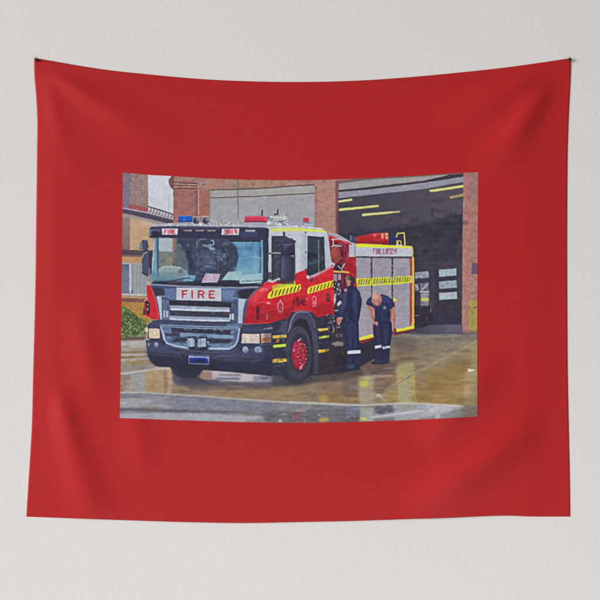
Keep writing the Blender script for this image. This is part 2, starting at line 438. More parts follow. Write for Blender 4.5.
# joints in the concrete
L([(379, 396), (392, 388.4), (400, 382.6), (415, 373), (430, 366), (452, 354), (477, 342)], 3.0, (168, 154, 120), .55, 1.1); L([(400, 381.6), (415, 372), (430, 365), (452, 353), (477, 341)], .5, (112, 98, 74), .6, .3)
L([(381, 393.6), (391, 387), (399, 382)], .6, (96, 82, 70), .8)
L([(385, 390.6), (400, 381.4)], 1.0, (186, 174, 146), .7)
P([(376, 394), (381, 394), (382, 397.6), (377, 397)], (206, 196, 180), .9, .6)
L([(381, 397), (386, 401)], 1.4, (190, 178, 154), .8, .4)
L([(413.6, 376), (414.6, 386), (414.4, 394), (416.2, 402)], 1.3, (200, 172, 52), .95, .3)
L([(400, 402.6), (415, 401.6)], 1.0, (196, 184, 70), .6, .6)
P([(396, 342), (420, 340), (412, 352), (396, 352)], (98, 88, 82), .7, 2)
L([(396, 360), (414, 359)], 1.5, (90, 80, 62), .7, .8); L([(420, 364), (436, 362)], 1.2, (168, 154, 120), .7, .8)
L([(415, 345), (440, 342), (462, 340)], 1.4, (110, 104, 100), .6, .8); L([(425, 356), (440, 352), (458, 350)], 1.6, (108, 92, 70), .7, .9)
P([(464, 372), (490, 366), (490, 405), (465, 405)], (160, 142, 96), .85, 1.4)
L([(467, 374), (466.8, 402)], 1.6, (172, 130, 96), .6, .8)
P([(470, 342), (490, 336), (490, 380), (472, 380)], (158, 146, 90), .7, 2)
T([(300, 334), (490, 334), (490, 406), (300, 406)], 6, 14, 2.2)
T([(300, 334), (490, 334), (490, 406), (300, 406)], 5, 7, 1.2, (1.1, 1, .7))
T([(300, 334), (490, 334), (490, 406), (300, 406)], 2.5, 1, 1)
P([(468, 368.4), (470.6, 369.6), (474.6, 369.6), (474, 370.8), (470.8, 371.2), (468.8, 372.2)], (240, 236, 206), 1, .2)
SPK([(318, 380), (460, 372), (460, 402), (318, 402)], 40, [(206, 192, 150), (184, 168, 120)], .25, .6, 1.8, .8)
# the road in front
road = [(116, 393), (140, 392.6), (200, 396), (245, 399.5), (290, 402.8), (335, 404.4), (365, 405.6), (395, 404), (425, 404.4), (450, 405.6), (490, 407), (490, 430), (116, 430)]
P(road, (122, 124, 132))
P([(116, 394), (170, 396), (170, 409), (116, 410)], (142, 144, 150), .9, 2)
P([(116, 394), (136, 394), (136, 399), (116, 400)], (112, 112, 124), .8, 1.2)
P([(165, 398), (265, 402), (265, 411), (165, 408)], (124, 128, 142), .8, 2)
L([(118, 402.5), (136, 400.4), (148, 401)], 2.0, (176, 178, 182), .8, .8); L([(118, 406), (136, 405), (172, 406)], 1.6, (168, 170, 174), .7, .8)
L([(118, 409.6), (140, 409.4), (165, 411), (200, 412)], 2.6, (96, 96, 104), .9, 1)
R(144, 407, 162, 411, (124, 108, 102), .8, 1)
L([(175, 411.6), (200, 411.4), (215, 412)], 2.6, (92, 92, 102), .7, 1)
P([(116, 412.8), (160, 413), (215, 413.8), (270, 417), (300, 420), (300, 430), (116, 430)], (172, 174, 182), .95, .8)
P([(116, 411), (145, 411), (130, 414), (116, 415)], (136, 136, 142), .8, .8)
L([(205, 411), (240, 412.4), (262, 414.4), (275, 415)], 1.6, (96, 92, 94), .9, .6)
P([(246, 420), (262, 418), (275, 418), (275, 430), (246, 430)], (124, 124, 120), .7, 1.2)
P([(262, 411), (300, 411), (345, 408), (360, 408), (360, 430), (268, 430)], (98, 98, 100), .9, 2)
P([(300, 404), (320, 405), (320, 410), (300, 409)], (124, 124, 128), .6, 1.2)
L([(262, 408), (290, 409), (302, 412)], 1.2, (130, 130, 134), .7, .8)
T(road, 8, 8, 1.1); T(road, 6, .8, .8)
SPK(road, 260, [(186, 188, 194), (150, 152, 158), (84, 84, 90)], .2, .5, 1.6, .6)
L([(296, 410.8), (305, 410.4)], 1.4, (206, 170, 170), .9, .4)
P([(293, 413), (302, 413), (301, 421), (294, 421)], (132, 76, 82), .65, 1.4)
L([(300, 415), (305, 414)], .7, (190, 170, 170), .7, .3); L([(304, 417), (305, 423)], 1.2, (176, 172, 120), .7, .4)
P([(278.6, 420), (281, 419.6), (281.6, 422), (279.4, 422.4)], (232, 230, 218), 1, .2)
P([(317.6, 413.8), (319.6, 414.2), (319.4, 415.6), (317.8, 415.2)], (226, 226, 230))
L([(282, 414.4), (286, 414.2)], .9, (200, 198, 200), .9, .2)
P([(320, 417.6), (327, 417), (328.6, 421), (320, 423)], (192, 152, 66), .9, .7); L([(319, 420), (328, 419.4)], .9, (216, 186, 90), .8, .3)
P([(345, 408), (359, 407.6), (359, 414), (347, 414)], (104, 112, 142), .8, .9); L([(350, 408.6), (358, 408.6)], 1.0, (160, 168, 190), .7, .4); L([(350, 413), (356, 413.4)], .9, (150, 160, 184), .7, .4)
P([(360, 407), (373.6, 406.6), (373.6, 430), (360, 430)], (160, 168, 140), .95, .6)
P([(366, 411), (373, 410), (373, 419), (366, 419)], (170, 172, 182), .8, .8); P([(361, 417.6), (368, 418), (367, 420), (361, 420)], (204, 210, 60), .9, .6)
L([(360, 406.6), (374, 406.4)], 1.2, (86, 86, 80), .8, .4)
P([(375, 405), (393, 404), (395, 408), (391, 414), (375, 414)], (92, 88, 108), .95, .6)
SPK([(376, 406), (391, 406), (390, 414), (376, 414)], 16, [(130, 128, 144), (66, 64, 84), (190, 190, 200)], .4, 1.0, 1.6, .7)
P([(392, 404.6), (462, 405.6), (462, 418), (430, 421), (375, 424), (368, 419), (395, 412)], (170, 174, 182), .9, 1)
L([(370, 417.4), (395, 414), (424, 410.6)], 1.6, (206, 208, 212), .8, .8)
P([(374, 418.6), (395, 417.6), (395, 424), (374, 424)], (112, 106, 100), .8, .8)
P([(396, 405), (416, 404.6), (416, 409), (397, 411)], (150, 152, 138), .8, .8)
P([(425, 405.4), (450, 406), (455, 410), (430, 413)], (192, 194, 200), .8, 1.2)
P([(420, 418), (435, 416), (435, 424), (415, 424)], (112, 112, 116), .8, 1)
P([(440, 414), (460, 409), (466, 413), (462, 418), (440, 419)], (132, 130, 132), .8, 1.2)
P([(460, 407.4), (490, 407.6), (490, 424), (464, 424)], (128, 116, 100), .95, 1)
L([(414.4, 416), (414.6, 420)], .9, (200, 180, 80), .8)
T([(345, 406), (490, 406), (490, 424), (345, 424)], 9, 3, .8)
L([(116, 392.6), (140, 392.4), (200, 396), (245, 399.4), (290, 402.6), (335, 404.2)], 1.1, (196, 192, 186), .7, .4)
L([(290, 402.2), (335, 404.2), (362, 405.4), (400, 403.4), (425, 403.8), (463, 406.4)], 1.5, (206, 202, 190), .9, .5)
SPK([(122, 391), (134, 390), (134, 394), (122, 394)], 6, [(220, 222, 214), (170, 190, 150)], .5, 1, 1.5, .8)

# ---------- shrub ----------
CUR[0] = SHRUB
sh = [(116, 306), (123, 306), (127, 309), (130, 311), (134, 313), (137, 317), (141, 318), (145, 322), (148, 327), (147, 334), (140, 336), (116, 338)]
P(sh, (76, 96, 52), 1, .6)
for (c, n_, r0, r1) in (((54, 68, 50), 60, .8, 1.9), ((98, 124, 66), 110, .6, 1.5), ((130, 152, 92), 80, .5, 1.2), ((74, 96, 54), 60, .6, 1.4), ((158, 174, 120), 30, .4, .9)):
    SPK(sh, n_, [c], r0, r1, 1.2, .85)
SPK([(138, 316), (149, 322), (150, 330), (144, 328)], 20, [(150, 140, 60), (96, 110, 56)], .5, 1.1, 1, .8)

# ---------- fire engine: rear body ----------
CUR[0] = ENGINE
NAVY = (55, 59, 84); DARK = (46, 46, 60)
P([(312, 310), (346, 310), (358, 330), (358, 352), (372, 350), (376, 340), (390, 336), (388, 352), (376, 358), (350, 372), (312, 376)], (50, 48, 60))
P([(358, 336), (378, 334), (378, 356), (364, 362), (356, 362)], (46, 46, 60))
# low red dome, boxes, rail on the roof
P([(355.5, 238), (374, 233.2), (388.4, 232.8), (388.4, 244), (356, 245)], (192, 36, 44))
G([(356, 237), (374, 233), (388, 232.8), (388, 236), (356, 241)], (206, 52, 54), (190, 34, 42), (370, 233), (370, 238))
P([(356, 240.6), (388, 241), (388, 244), (356, 245)], (142, 30, 42), .8, .5)
E(374.6, 235.8, 1.3, 1.5, (232, 170, 170), .9); E(377.5, 234.5, 3, .8, (222, 90, 90), .6)
P([(381, 234), (383.4, 233.2), (383.8, 239), (381.6, 238.4)], (226, 180, 132)); R(385, 233, 388, 239, (222, 178, 122)); L([(385, 236), (388, 236)], .6, (150, 90, 60))
P([(389.4, 234), (397.6, 234.6), (397.6, 243.6), (389, 243.6)], (46, 54, 108)); R(390, 234, 394, 237, (56, 62, 92), .8, .4); R(397, 236, 399.4, 244, (64, 60, 66))
L([(396.4, 237), (397.4, 233.4), (404.2, 233), (404.9, 245)], 1.35, (224, 202, 92)); L([(397, 241), (400.8, 241), (401, 245)], 1.1, (216, 188, 100)); R(396.4, 241, 398.4, 245.5, (210, 190, 90))
P([(349.6, 235.4), (356, 237), (356, 243), (350, 240.5)], (70, 74, 104)); L([(350.6, 235.6), (350.8, 240)], .8, (150, 154, 174))
# yellow roof edge, white band with words
P([(355.6, 243.4), (365, 243.8), (412, 246), (412, 248.4), (356, 247.2)], (222, 226, 48))
P([(356, 247), (412, 248.2), (412.6, 256.6), (356, 256.4)], (208, 212, 224))
P([(396, 244.4), (402, 245), (402, 246.4), (396, 246)], (226, 224, 200))
L([(373.4, 248.6), (373.4, 254)], .9, (140, 92, 110), .8)
TXT('FIRE', 373.4, 248.9, 381.0, 253.9, .72, (142, 58, 78), .5, skew=.006, a=.95)
TXT('&', 382.4, 249.0, 384.4, 254.0, .6, (142, 58, 78), .5, a=.9)
TXT('RESCUE', 386, 249.0, 397.2, 254.0, .7, (142, 58, 78), .5, skew=.004, a=.95)
P([(348, 241), (355.6, 243.6), (355.8, 257), (348, 257)], (192, 202, 218)); L([(354.6, 244), (354.8, 257)], 1.0, (150, 156, 170))
# red shoulder
P([(329, 233), (349, 241), (349, 257), (356.2, 257), (356.4, 290), (330, 290), (328, 262)], (178, 34, 50))
P([(344, 257.2), (356.2, 257), (356.2, 286), (344, 286)], (188, 32, 46)); T([(344, 257), (356, 257), (356, 286), (344, 286)], 8, 2, 2)
P([(328.4, 232), (336, 233.2), (350, 241), (350.6, 243.6), (346, 243), (329, 235)], (178, 164, 174))
P([(329, 235.4), (340, 239), (352, 243.6), (352, 245), (329, 240)], (206, 46, 44), .9)
P([(329.6, 240), (348, 243), (347, 266), (330, 266)], (126, 36, 54), .95)
E(340.2, 254.4, 7.6, 11.4, (142, 36, 54), 1, -4); L(ell(340.2, 254.4, 7.4, 11.4, -4, 30, -95, 100), 1.1, (176, 70, 84), .9)
L(ell(340.2, 254.4, 6.2, 10, -4, 30, -95, 60), .7, (96, 28, 48), .8)
E(338.0, 254.2, 5.6, 9.8, (96, 34, 50), 1, -4); E(335.4, 254, 5.2, 9.2, (152, 68, 58), 1, -4); E(334.4, 253, 3.4, 6.6, (166, 80, 64), .7, -4, 1)
P([(328.6, 262), (331, 246), (332, 262), (334, 265)], (150, 40, 50), .9)
L([(331.4, 239.2), (338, 239), (347, 240.6)], 1.1, (216, 202, 210)); L([(333.2, 240), (333, 245.4), (341, 246)], 1.2, (210, 196, 206)); L([(331, 246.6), (334, 245.6)], 1.0, (210, 200, 206)); L([(342, 241), (347, 243.6)], .9, (186, 120, 134), .8)
P([(334, 264), (339, 263), (344, 267), (344, 271), (334, 271)], (60, 42, 54)); L([(342, 268), (344.6, 264)], 1.2, (206, 196, 204)); L([(338, 266), (343.6, 271.6)], .9, (190, 184, 190)); L([(332.4, 268), (334.6, 264)], 1.6, (206, 206, 214))
L([(332, 271.6), (348.6, 272.4)], 1.7, (206, 160, 84)); L([(332, 270.8), (346, 271.4)], .6, (236, 200, 120), .8)
# pump bay
P([(332.8, 273), (346, 273.4), (346, 334), (332.8, 340)], (60, 48, 62))
R(333.6, 274, 337, 282, (168, 150, 166), .9); R(338, 274, 341, 280, (196, 166, 176), .8); R(341, 274, 344, 290, (150, 34, 50), .8)
SPK([(333.4, 280), (343, 281), (344, 318), (330, 320)], 60, [(38, 36, 50), (70, 76, 108), (52, 44, 56)], .8, 1.9, 1, .8)
SPK([(333, 283), (341, 284), (341, 304), (333, 306)], 34, [(176, 182, 202), (140, 150, 180), (206, 208, 218), (108, 60, 78)], .5, 1.2, 1, .9)
P([(337, 303.6), (340, 300.4), (342, 303), (338, 306.6)], (206, 206, 218)); P([(334, 296), (336, 299), (335, 304), (333.6, 302)], (200, 204, 214))
L([(335, 310.6), (338, 310.4)], 1.0, (150, 206, 196)); L([(329.6, 314.6), (334, 315.6)], 1.1, (176, 90, 104))
# roller shutters
shut = [(356, 257), (410.4, 257.6), (411, 327), (372, 337), (358.6, 341)]
P(shut, (166, 162, 172))
for i in range(56):
    v = 259 + i * 1.52
    if v < 337: L([(356.4, v + .9), (371, v + .4)], .55, (136, 132, 144), .55)
    if v < 333: L([(372.6, v + .4), (391.6, v)], .55, (136, 132, 144), .55)
    if v < 327: L([(393.4, v), (409.6, v - .5)], .55, (136, 132, 144), .55)
T(shut, 4, 2.5, 1.2)
for i in range(16):
    L([(394, 303 + i * 1.52), (409, 301 + i * 1.52)], .5, (196, 192, 200), .4)
P([(356, 256.2), (411, 257), (411, 258.4), (356, 257.8)], (74, 70, 84))
P([(370.8, 257), (372.4, 257), (372.6, 300), (371, 300)], (70, 62, 76)); P([(391.6, 257), (393.2, 257), (393, 302), (391.6, 302)], (58, 54, 68)); L([(373.2, 258), (373.4, 300)], .7, (196, 170, 182), .7); L([(370, 258), (370, 276)], .6, (180, 130, 140), .5)
P([(409.6, 257.4), (411.8, 257.6), (412, 328), (409.8, 328)], (168, 66, 66)); P([(411.6, 247), (413, 248), (413.4, 257), (414.2, 258), (414.4, 329), (412, 329.4), (412, 257)], (214, 172, 76))
L([(411.9, 247), (412.4, 256)], 1.0, (176, 196, 100)); L([(413.2, 275), (414, 282)], 1.0, (236, 210, 150)); R(411.6, 322, 414, 329, (206, 190, 50), .6, .4)
L([(414.6, 258), (414.8, 330)], .8, (40, 40, 52), .7)
# yellow hazard band along the shutters
band = [(356, 278.6), (371, 278), (392, 276.8), (412, 275.6), (412.2, 282.6), (392, 284.6), (371, 285.6), (357, 286.4)]
P(band, (222, 224, 56))
for i in range(21):
    u = 358.2 + i * 2.55; v = 279.6 - (u - 356) * .05; hh = 5.4 - (u - 356) * .018
    if abs(u - 371.6) < .9 or abs(u - 392.4) < .9: continue
    if i % 3 != 2:
        L([(u + 1.6, v), (u, v + hh)], .85, (82, 78, 16), .9)
        L([(u + .1, v + .8), (u + 1.4, v + hh - .4)], .55, (98, 94, 24), .7)
    else:
        L([(u + 1.4, v + .3), (u - .2, v + hh)], .9, (84, 90, 42), .85)
L([(371.6, 278), (371.6, 285.6)], 1.1, (120, 120, 50), .7); L([(392.4, 277), (392.4, 284.6)], 1.1, (120, 120, 50), .7)
R(411, 276, 413.6, 282.4, (220, 190, 90), .7, .3)
# lower edge
P([(393.2, 300), (395.4, 300), (395.2, 335), (393, 336)], (176, 74, 84)); L([(392.4, 302), (392.4, 330)], .9, (210, 170, 180), .7)
P([(393, 298), (396.6, 299), (396, 301.4), (393.6, 301.6)], (214, 224, 70))
P([(358.6, 337.6), (374, 333.6), (374, 337), (359, 340.8)], (230, 230, 60)); P([(395.8, 329), (404, 328), (413.6, 325.4), (414, 328.4), (404, 331), (396, 332)], (234, 232, 56))
L([(359, 339.6), (374, 335.8)], .6, (170, 150, 40), .6); L([(396, 331), (413, 327.2)], .6, (170, 150, 40), .5)
P([(359, 340.8), (374, 337), (374, 339), (361, 344)], (140, 42, 48)); P([(393, 333), (414, 328.6), (414, 331), (394, 335.6)], (126, 48, 54)); R(394.4, 328.4, 396, 333, (84, 40, 46))
P([(372, 322), (376, 322), (374.6, 335), (372.6, 335)], (176, 90, 96), .8, .4)

# ---------- fire engine: cab ----------
# roof deck and fittings
P([(151, 226.6), (156, 224.6), (174, 222.6), (200, 221.6), (240, 222), (300, 225.4), (322, 228.6), (326, 231), (322, 234), (268, 232), (152, 229)], (166, 170, 182))
SPK([(158, 223.6), (240, 222), (240, 226), (158, 226)], 60, [(210, 214, 222), (140, 146, 162), (236, 238, 242), (112, 114, 132)], .4, 1.1, 1.6, .8)
L([(152, 226), (176, 224.6), (240, 225.6), (268, 227)], .8, (220, 224, 232), .7)
P([(178.6, 216.4), (181, 215.6), (192, 215.8), (192.6, 222), (178, 222.4)], (30, 92, 198)); R(183, 216, 186, 222, (58, 116, 214), .7, .4); L([(178.4, 221.6), (192.4, 221.4)], 1.0, (34, 62, 130)); L([(179, 216), (192, 215.9)], .6, (90, 150, 220), .8)
for cu in (196.2, 205.8):
    E(cu, 220.4, 4.1, 4.0, (150, 154, 166)); E(cu - .2, 220.6, 3.1, 3.2, (72, 76, 92)); E(cu + 1.2, 219.6, 1.3, 1.8, (124, 134, 156), .9); E(cu - 1.4, 221.4, .9, 1.2, (44, 46, 62)); 
L([(193.5, 216.6), (209, 216.4)], .8, (190, 190, 196), .9); E(200.6, 224.4, 1.4, 1.4, (230, 234, 240))
SPK([(210, 219), (232, 220), (238, 224), (212, 225)], 46, [(226, 230, 238), (164, 168, 180), (120, 124, 142), (196, 186, 160)], .35, .9, 1.4, .9)
P([(244.2, 221), (245.4, 216.2), (252, 215.6), (264, 216), (268.4, 218.4), (267, 222), (244, 222.2)], (206, 52, 88)); L([(246, 216.6), (264, 216.8)], 1.0, (232, 108, 134), .8); L([(245, 221.4), (266, 221.8)], 1.2, (120, 50, 84)); R(264, 217, 268, 221, (220, 90, 110), .5, .5)
L([(262.2, 210.6), (262.2, 215.4)], 1.5, (52, 58, 72)); L([(277.8, 209.8), (277.6, 214), (274.6, 214.6)], 1.3, (40, 44, 66)); L([(286, 215.4), (286, 219.6)], 1.6, (60, 62, 80))
P([(268, 220), (272, 215.6), (281, 215), (286, 218), (300, 222), (312, 225), (312, 228), (268, 226)], (166, 172, 186), .9)
SPK([(268, 217), (286, 216), (292, 225), (268, 226)], 60, [(216, 222, 232), (120, 126, 146), (78, 82, 104), (236, 238, 240), (170, 160, 130)], .5, 1.5, 1.8, .85)
L([(270, 217), (284, 217.6)], 1.4, (220, 226, 232), .9); L([(273, 220), (284, 219.6)], 1.4, (210, 220, 226), .9)
for k in range(5):
    L([(287 + k * 5, 215.6 + k * 2.0), (290 + k * 5, 224 + k * .8)], .7, (146, 152, 172), .7)
L([(286, 214), (312, 224.6)], .9, (164, 168, 186), .8); L([(290, 219), (314, 226.6)], .8, (150, 156, 176), .7)
P([(303, 218), (308.6, 217.8), (309.2, 221.8), (303.4, 221.8)], (208, 48, 82)); L([(303.4, 221.8), (309, 222.6)], 1.4, (110, 112, 130)); L([(304, 224), (312, 225)], 1.0, (220, 222, 230), .8)
# white upper cab side
P([(266, 228.6), (300, 226.6), (320, 228.4), (326.4, 231.4), (328.2, 236), (331.4, 262), (334.6, 263.6), (328, 270), (310, 280), (296, 282), (266, 284)], (204, 212, 224))
P([(270.6, 228.6), (296, 227.6), (318, 229.2), (326.6, 231.6), (326.6, 232.8), (296, 231.2), (270.4, 231.6)], (222, 228, 130)); L([(272, 229.6), (298, 229), (325, 231.6)], 1.2, (226, 232, 84), .8)
L([(267, 227.4), (300, 226), (322, 228.6)], 1.1, (234, 236, 236), .9)
P([(269.4, 231.8), (298, 231.4), (326.6, 233), (327, 235), (269.6, 234.6)], (214, 220, 232), .8)
P([(296, 233), (305, 233), (305, 271), (296, 273)], (198, 208, 222), .8); T([(296, 232), (306, 232), (306, 272), (296, 272)], 3, 3, 3)
P([(324.6, 237), (327.6, 237), (331, 263), (325.6, 269)], (196, 206, 220))
# driver's window
P([(271.4, 236), (283.4, 236), (289, 239.6), (295, 242.4), (295.4, 272), (281, 279), (271.4, 281)], (62, 64, 80))
T([(271.4, 236), (284, 236), (284, 279), (271.4, 280)], 6, 2, 1.6)
L([(272, 240), (283, 240.6)], .6, (82, 82, 96), .6); L([(272, 244.6), (281, 245)], .6, (80, 82, 98), .6); L([(273, 258), (279, 257)], 1.6, (78, 86, 102), .6, .5); E(277.6, 263, 1.6, 3, (88, 92, 108), .6, 0, .6)
L([(284, 232.6), (284.4, 236.6), (289, 239), (295, 241.4)], 2.2, (66, 68, 86)); E(292, 238.4, .7, .6, (60, 62, 80)); L([(284.8, 232.4), (290, 235)], .8, (140, 146, 160), .7)
# rear side window
P([(307.6, 236.4), (323.8, 237.2), (325, 269.6), (307, 277.4)], (48, 60, 74)); L([(307.6, 236.4), (323.8, 237.2), (325, 269.4)], .8, (34, 36, 48), .8)
for i in range(7):
    L([(308.4, 238.6 + i * 2.3), (318, 239 + i * 2.2)], .8, (84, 90, 104), .55)
P([(308, 262), (325, 255), (325, 259), (308, 266)], (74, 100, 110), .7, 1); P([(308, 252), (318, 250), (318, 260), (308, 262)], (40, 48, 64), .6, 1)
L([(318.5, 240), (318.8, 272)], .8, (146, 150, 84), .9); L([(324.2, 240), (325.4, 269)], .7, (150, 160, 170), .6)
L([(305.5, 233), (305.8, 275)], .7, (150, 156, 172), .9)
for v in (232.4, 252.2, 269.5):
    E(305.6, v, .75, 1.0, (44, 46, 60))
R(305, 269.4, 308, 275, (54, 40, 52), .9)
# red lower side
red = [(241.6, 324), (242.2, 316), (244, 308), (247, 300), (252, 291.4), (258, 285), (266, 282.2), (280, 280), (296, 273.4), (303, 270.4), (306.4, 270.2), (306.8, 278.4), (315, 275), (333.4, 264.6), (333.8, 313.4), (316, 317), (312, 311), (296, 309), (288, 320), (270, 323.4)]
P(red, (216, 34, 50))
G([(240, 300), (334, 290), (334, 318), (240, 324)], (214, 34, 48), (184, 30, 44), (290, 296), (290, 320), .6)
P([(256, 287), (270, 283), (280, 290), (262, 300), (250, 304)], (216, 44, 56), .6, 2); P([(310, 280), (333, 267), (333, 278), (310, 286)], (216, 40, 50), .6, 1.2)
L([(244, 306), (250, 295), (256, 288), (264, 283.6)], 1.0, (224, 96, 110), .7, .4)
L([(249, 306), (262, 302), (271, 303)], 1.0, (226, 92, 108), .6, .5); P([(249, 303), (270, 303), (268, 309), (250, 312)], (186, 26, 44), .5, 1); L([(247, 318), (262, 321)], .9, (226, 80, 96), .5, .5)
P([(266, 304), (268.6, 301.4), (271, 304)], (236, 190, 196), .7, .4)
T(red, 6, 2, 2, (1, .6, .6))
L([(309.8, 279), (318, 274.4), (333, 266)], 1.8, (196, 150, 172), .9, .3); E(308, 277, 1.4, 1.7, (216, 216, 200)); P([(309, 279), (314, 277), (313, 281), (310, 282)], (90, 56, 72), .8)
L([(306.2, 278), (306, 300)], .5, (140, 22, 36), .7)
TXT('LP19', 260.4, 288.6, 267.6, 291.0, .7, (232, 196, 206), .3)
P([(256.4, 306.6), (259.6, 306.4), (259.4, 319.8), (256.2, 320.2)], (70, 34, 46)); P([(266.4, 314), (268.8, 314), (268.6, 320), (266.2, 320)], (190, 160, 166)); R(267.6, 314.4, 268.6, 320, (90, 50, 60), .7)
P([(326, 293.6), (328.6, 292.6), (330.4, 296), (330, 302), (326, 301.6)], (66, 34, 48)); E(327.8, 297, .9, 1.4, (112, 70, 84), .8)
# yellow bands on the doors
P([(271.6, 285.6), (283, 283.2), (295, 280.8), (295.4, 285.6), (273, 290.8)], (218, 216, 52))
for i in range(9):
    u = 274.4 + i * 2.25; v = 286.4 - (u - 272) * .2
    L([(u, v - .4), (u + .5, v + 2.4), (u + 1.6, v - .6)], .55, (140, 148, 48), .8)
P([(267.4, 298.4), (268.6, 293.4), (271.6, 290.8), (286, 287.4), (300.6, 284), (301.2, 288.6), (299.2, 291.4), (284, 295), (269.6, 298.8)], (228, 218, 48))
for i in range(8):
    u = 270.6 + i * 3.75; v = 290.4 - (u - 270) * .205
    P([(u + 2.0, v + .8), (u + 3.4, v + .5), (u + 1.4, v + 6.4), (u, v + 6.7)], (84, 66, 30), .9)
P([(307, 293.4), (307.6, 288.8), (309.6, 286.8), (333.2, 280), (333.4, 286.4), (308.6, 294)], (226, 206, 50))
for i in range(7):
    u = 309.4 + i * 3.5; v = 287.2 - (u - 309) * .28
    P([(u + 1.6, v + .5), (u + 2.8, v + .2), (u + 1.2, v + 5.4), (u, v + 5.7)], (92, 72, 34), .9)
# crests and dark lettering
L(ell(280.4, 306.6, 2.7, 4.6), .8, (226, 176, 188)); P([(279.6, 300.6), (280.4, 299), (281.4, 300.6), (281.6, 302.4), (279.2, 302.4)], (226, 190, 200), .9); E(280.4, 306.6, 1.2, 2.0, (150, 90, 110), .9); E(280.4, 305.8, .6, .7, (90, 30, 50)); L([(278.4, 311.6), (280.4, 312.6), (282.6, 311.6)], 1.2, (226, 180, 190)); L([(278, 303), (277.4, 308), (279, 311)], .6, (214, 140, 156), .8)
L(ell(314.4, 299, 1.8, 2.6), 1.0, (230, 196, 204)); R(312.4, 301.6, 316.6, 304.6, (226, 196, 206)); E(314.4, 303, 1.1, .9, (190, 110, 126)); R(312.6, 305.4, 316.4, 307, (222, 184, 196)); E(314.4, 298.8, .7, .9, (120, 30, 46))
TXT('FIRE', 293.4, 300.2, 305.6, 304.8, 1.0, (72, 26, 40), .3)
E(297.6, 298.4, 1.7, 1.4, (70, 24, 38)); L([(297.6, 298), (297.6, 306)], 1.6, (64, 28, 44), .8); L([(299.6, 298.2), (302, 300)], .8, (150, 110, 130), .7); E(307, 299.2, 1.3, 1.2, (208, 100, 116), .8)
# front wheel arch, steps and wheel
P([(241, 324.6), (268, 323.6), (287, 318), (287, 378), (272, 375), (242, 372)], (56, 60, 84))
P([(270, 324), (288, 318), (292, 312), (311, 312), (318, 318), (334, 314), (334, 330), (320, 334), (321, 374), (305, 376), (286, 376), (271, 374)], (52, 53, 68))
P([(277, 334), (281, 325), (288, 318), (287, 330), (285, 350), (280, 332)], (74, 80, 110), .8, .8)
P([(286, 350), (287, 336), (290, 322), (294, 313.6), (298, 311), (308, 311), (312, 315), (316, 326), (318.4, 345), (319, 374), (315, 374), (314, 350), (311, 330), (306, 319), (298, 317.6), (293, 324), (290, 340), (289, 354)], (68, 72, 96))
L([(288, 334), (291.4, 320), (295.4, 313.4), (300, 311.8), (308, 312.2)], 1.2, (132, 136, 160), .9, .3); L([(309, 313), (314, 322), (316.6, 340)], .7, (104, 108, 132), .7, .3)
P([(290, 354), (291, 336), (295, 322), (300, 318.4), (306, 320), (311, 334), (313, 354), (312, 374), (300, 384), (290, 376)], (42, 42, 54))
E(297.6, 354.4, 14.6, 29, (56, 58, 72)); E(298.6, 353.4, 12.2, 25.4, (66, 68, 84), .8, 0, 1); E(299.4, 353, 10.2, 20.5, (54, 54, 68), .9)
L(ell(298.4, 354, 12.6, 26.6, 0, 40, 180, 330), .9, (92, 94, 112), .6, .5); L(ell(299.4, 353, 10.8, 21.5, 0, 40, 190, 350), .6, (84, 86, 104), .6, .4)
P([(283, 360), (286, 374), (292, 381), (298, 383.4), (292, 384), (283, 378)], (46, 48, 62), .8, .8)
E(299.4, 354.6, 8.0, 16, (116, 34, 56)); E(298.4, 355, 6.6, 13.8, (172, 26, 52), 1, 0, .4); P([(295, 346), (299, 342), (298, 366), (294, 362)], (196, 34, 66), .7, 1.2); E(302, 354, 4.6, 10.6, (150, 28, 48), .95, 0, .4); E(302.4, 353.4, 2.4, 5.6, (188, 40, 62), .9, 0, .5)
E(294.6, 346, 1.8, 5, (206, 60, 110), .6, 10, .8); E(293.6, 350.6, 1.0, 1.3, (216, 150, 180), .8); P([(296, 342), (299, 339), (302, 338), (299, 341)], (226, 206, 206), .9)
for k in range(16):
    t = math.radians(k * 22.5 + 6)
    E(302.2 + 4.4 * math.cos(t), 354 + 10.4 * math.sin(t), .62, .75, (222, 184, 176) if k % 2 else (196, 120, 128), .8 if k % 3 else .5)
for k in range(9):
    t = math.radians(k * 40)
    E(301.4 + 2.6 * math.cos(t), 354 + 6.4 * math.sin(t), .55, .7, (216, 150, 156), .7)
P([(299, 367), (303, 364), (302, 369), (299.6, 369.6)], (222, 170, 176), .7, .3)
YO = (222, 172, 60); LM = (192, 226, 62)
P([(271.6, 335.4), (286.2, 334.8), (286.6, 337.6), (272, 338.6)], YO); P([(272.8, 345), (286, 343.8), (286, 346.6), (273.4, 348)], LM); P([(271, 359.6), (280, 358.4), (286.6, 358.8), (286.8, 361.6), (279, 362.8), (271, 363)], YO)
L([(272, 336), (286, 335.4)], .7, (240, 206, 110), .7); L([(272, 346.9), (280, 347)], .8, (120, 200, 60), .7); R(276, 339, 279, 342.4, (206, 128, 54)); L([(276, 341.6), (279, 341.6)], .7, (150, 80, 40))
R(273, 350, 286, 357, (48, 52, 70), .8, .6); R(274, 364.5, 285, 366, (70, 72, 88), .8, .4)
P([(317, 328.8), (328, 327.8), (328.2, 330), (319.4, 331.8)], YO); P([(318.6, 336.8), (329, 334.8), (329, 337.2), (319, 339)], LM); P([(318, 350), (329.6, 348.8), (328, 351.6), (318.6, 353)], YO)
L([(317.6, 329.6), (327.6, 328.6)], .6, (240, 210, 130), .7)
L([(316.6, 330), (318.6, 372)], 1.2, (70, 70, 92), .7, .4); R(320, 340, 332, 347, (44, 48, 68), .8, .8)
L([(317.6, 362), (325, 361), (335, 364)], 1.4, (104, 60, 66), .7, .8); R(317, 355, 345, 376, (54, 48, 56), .7, 2)
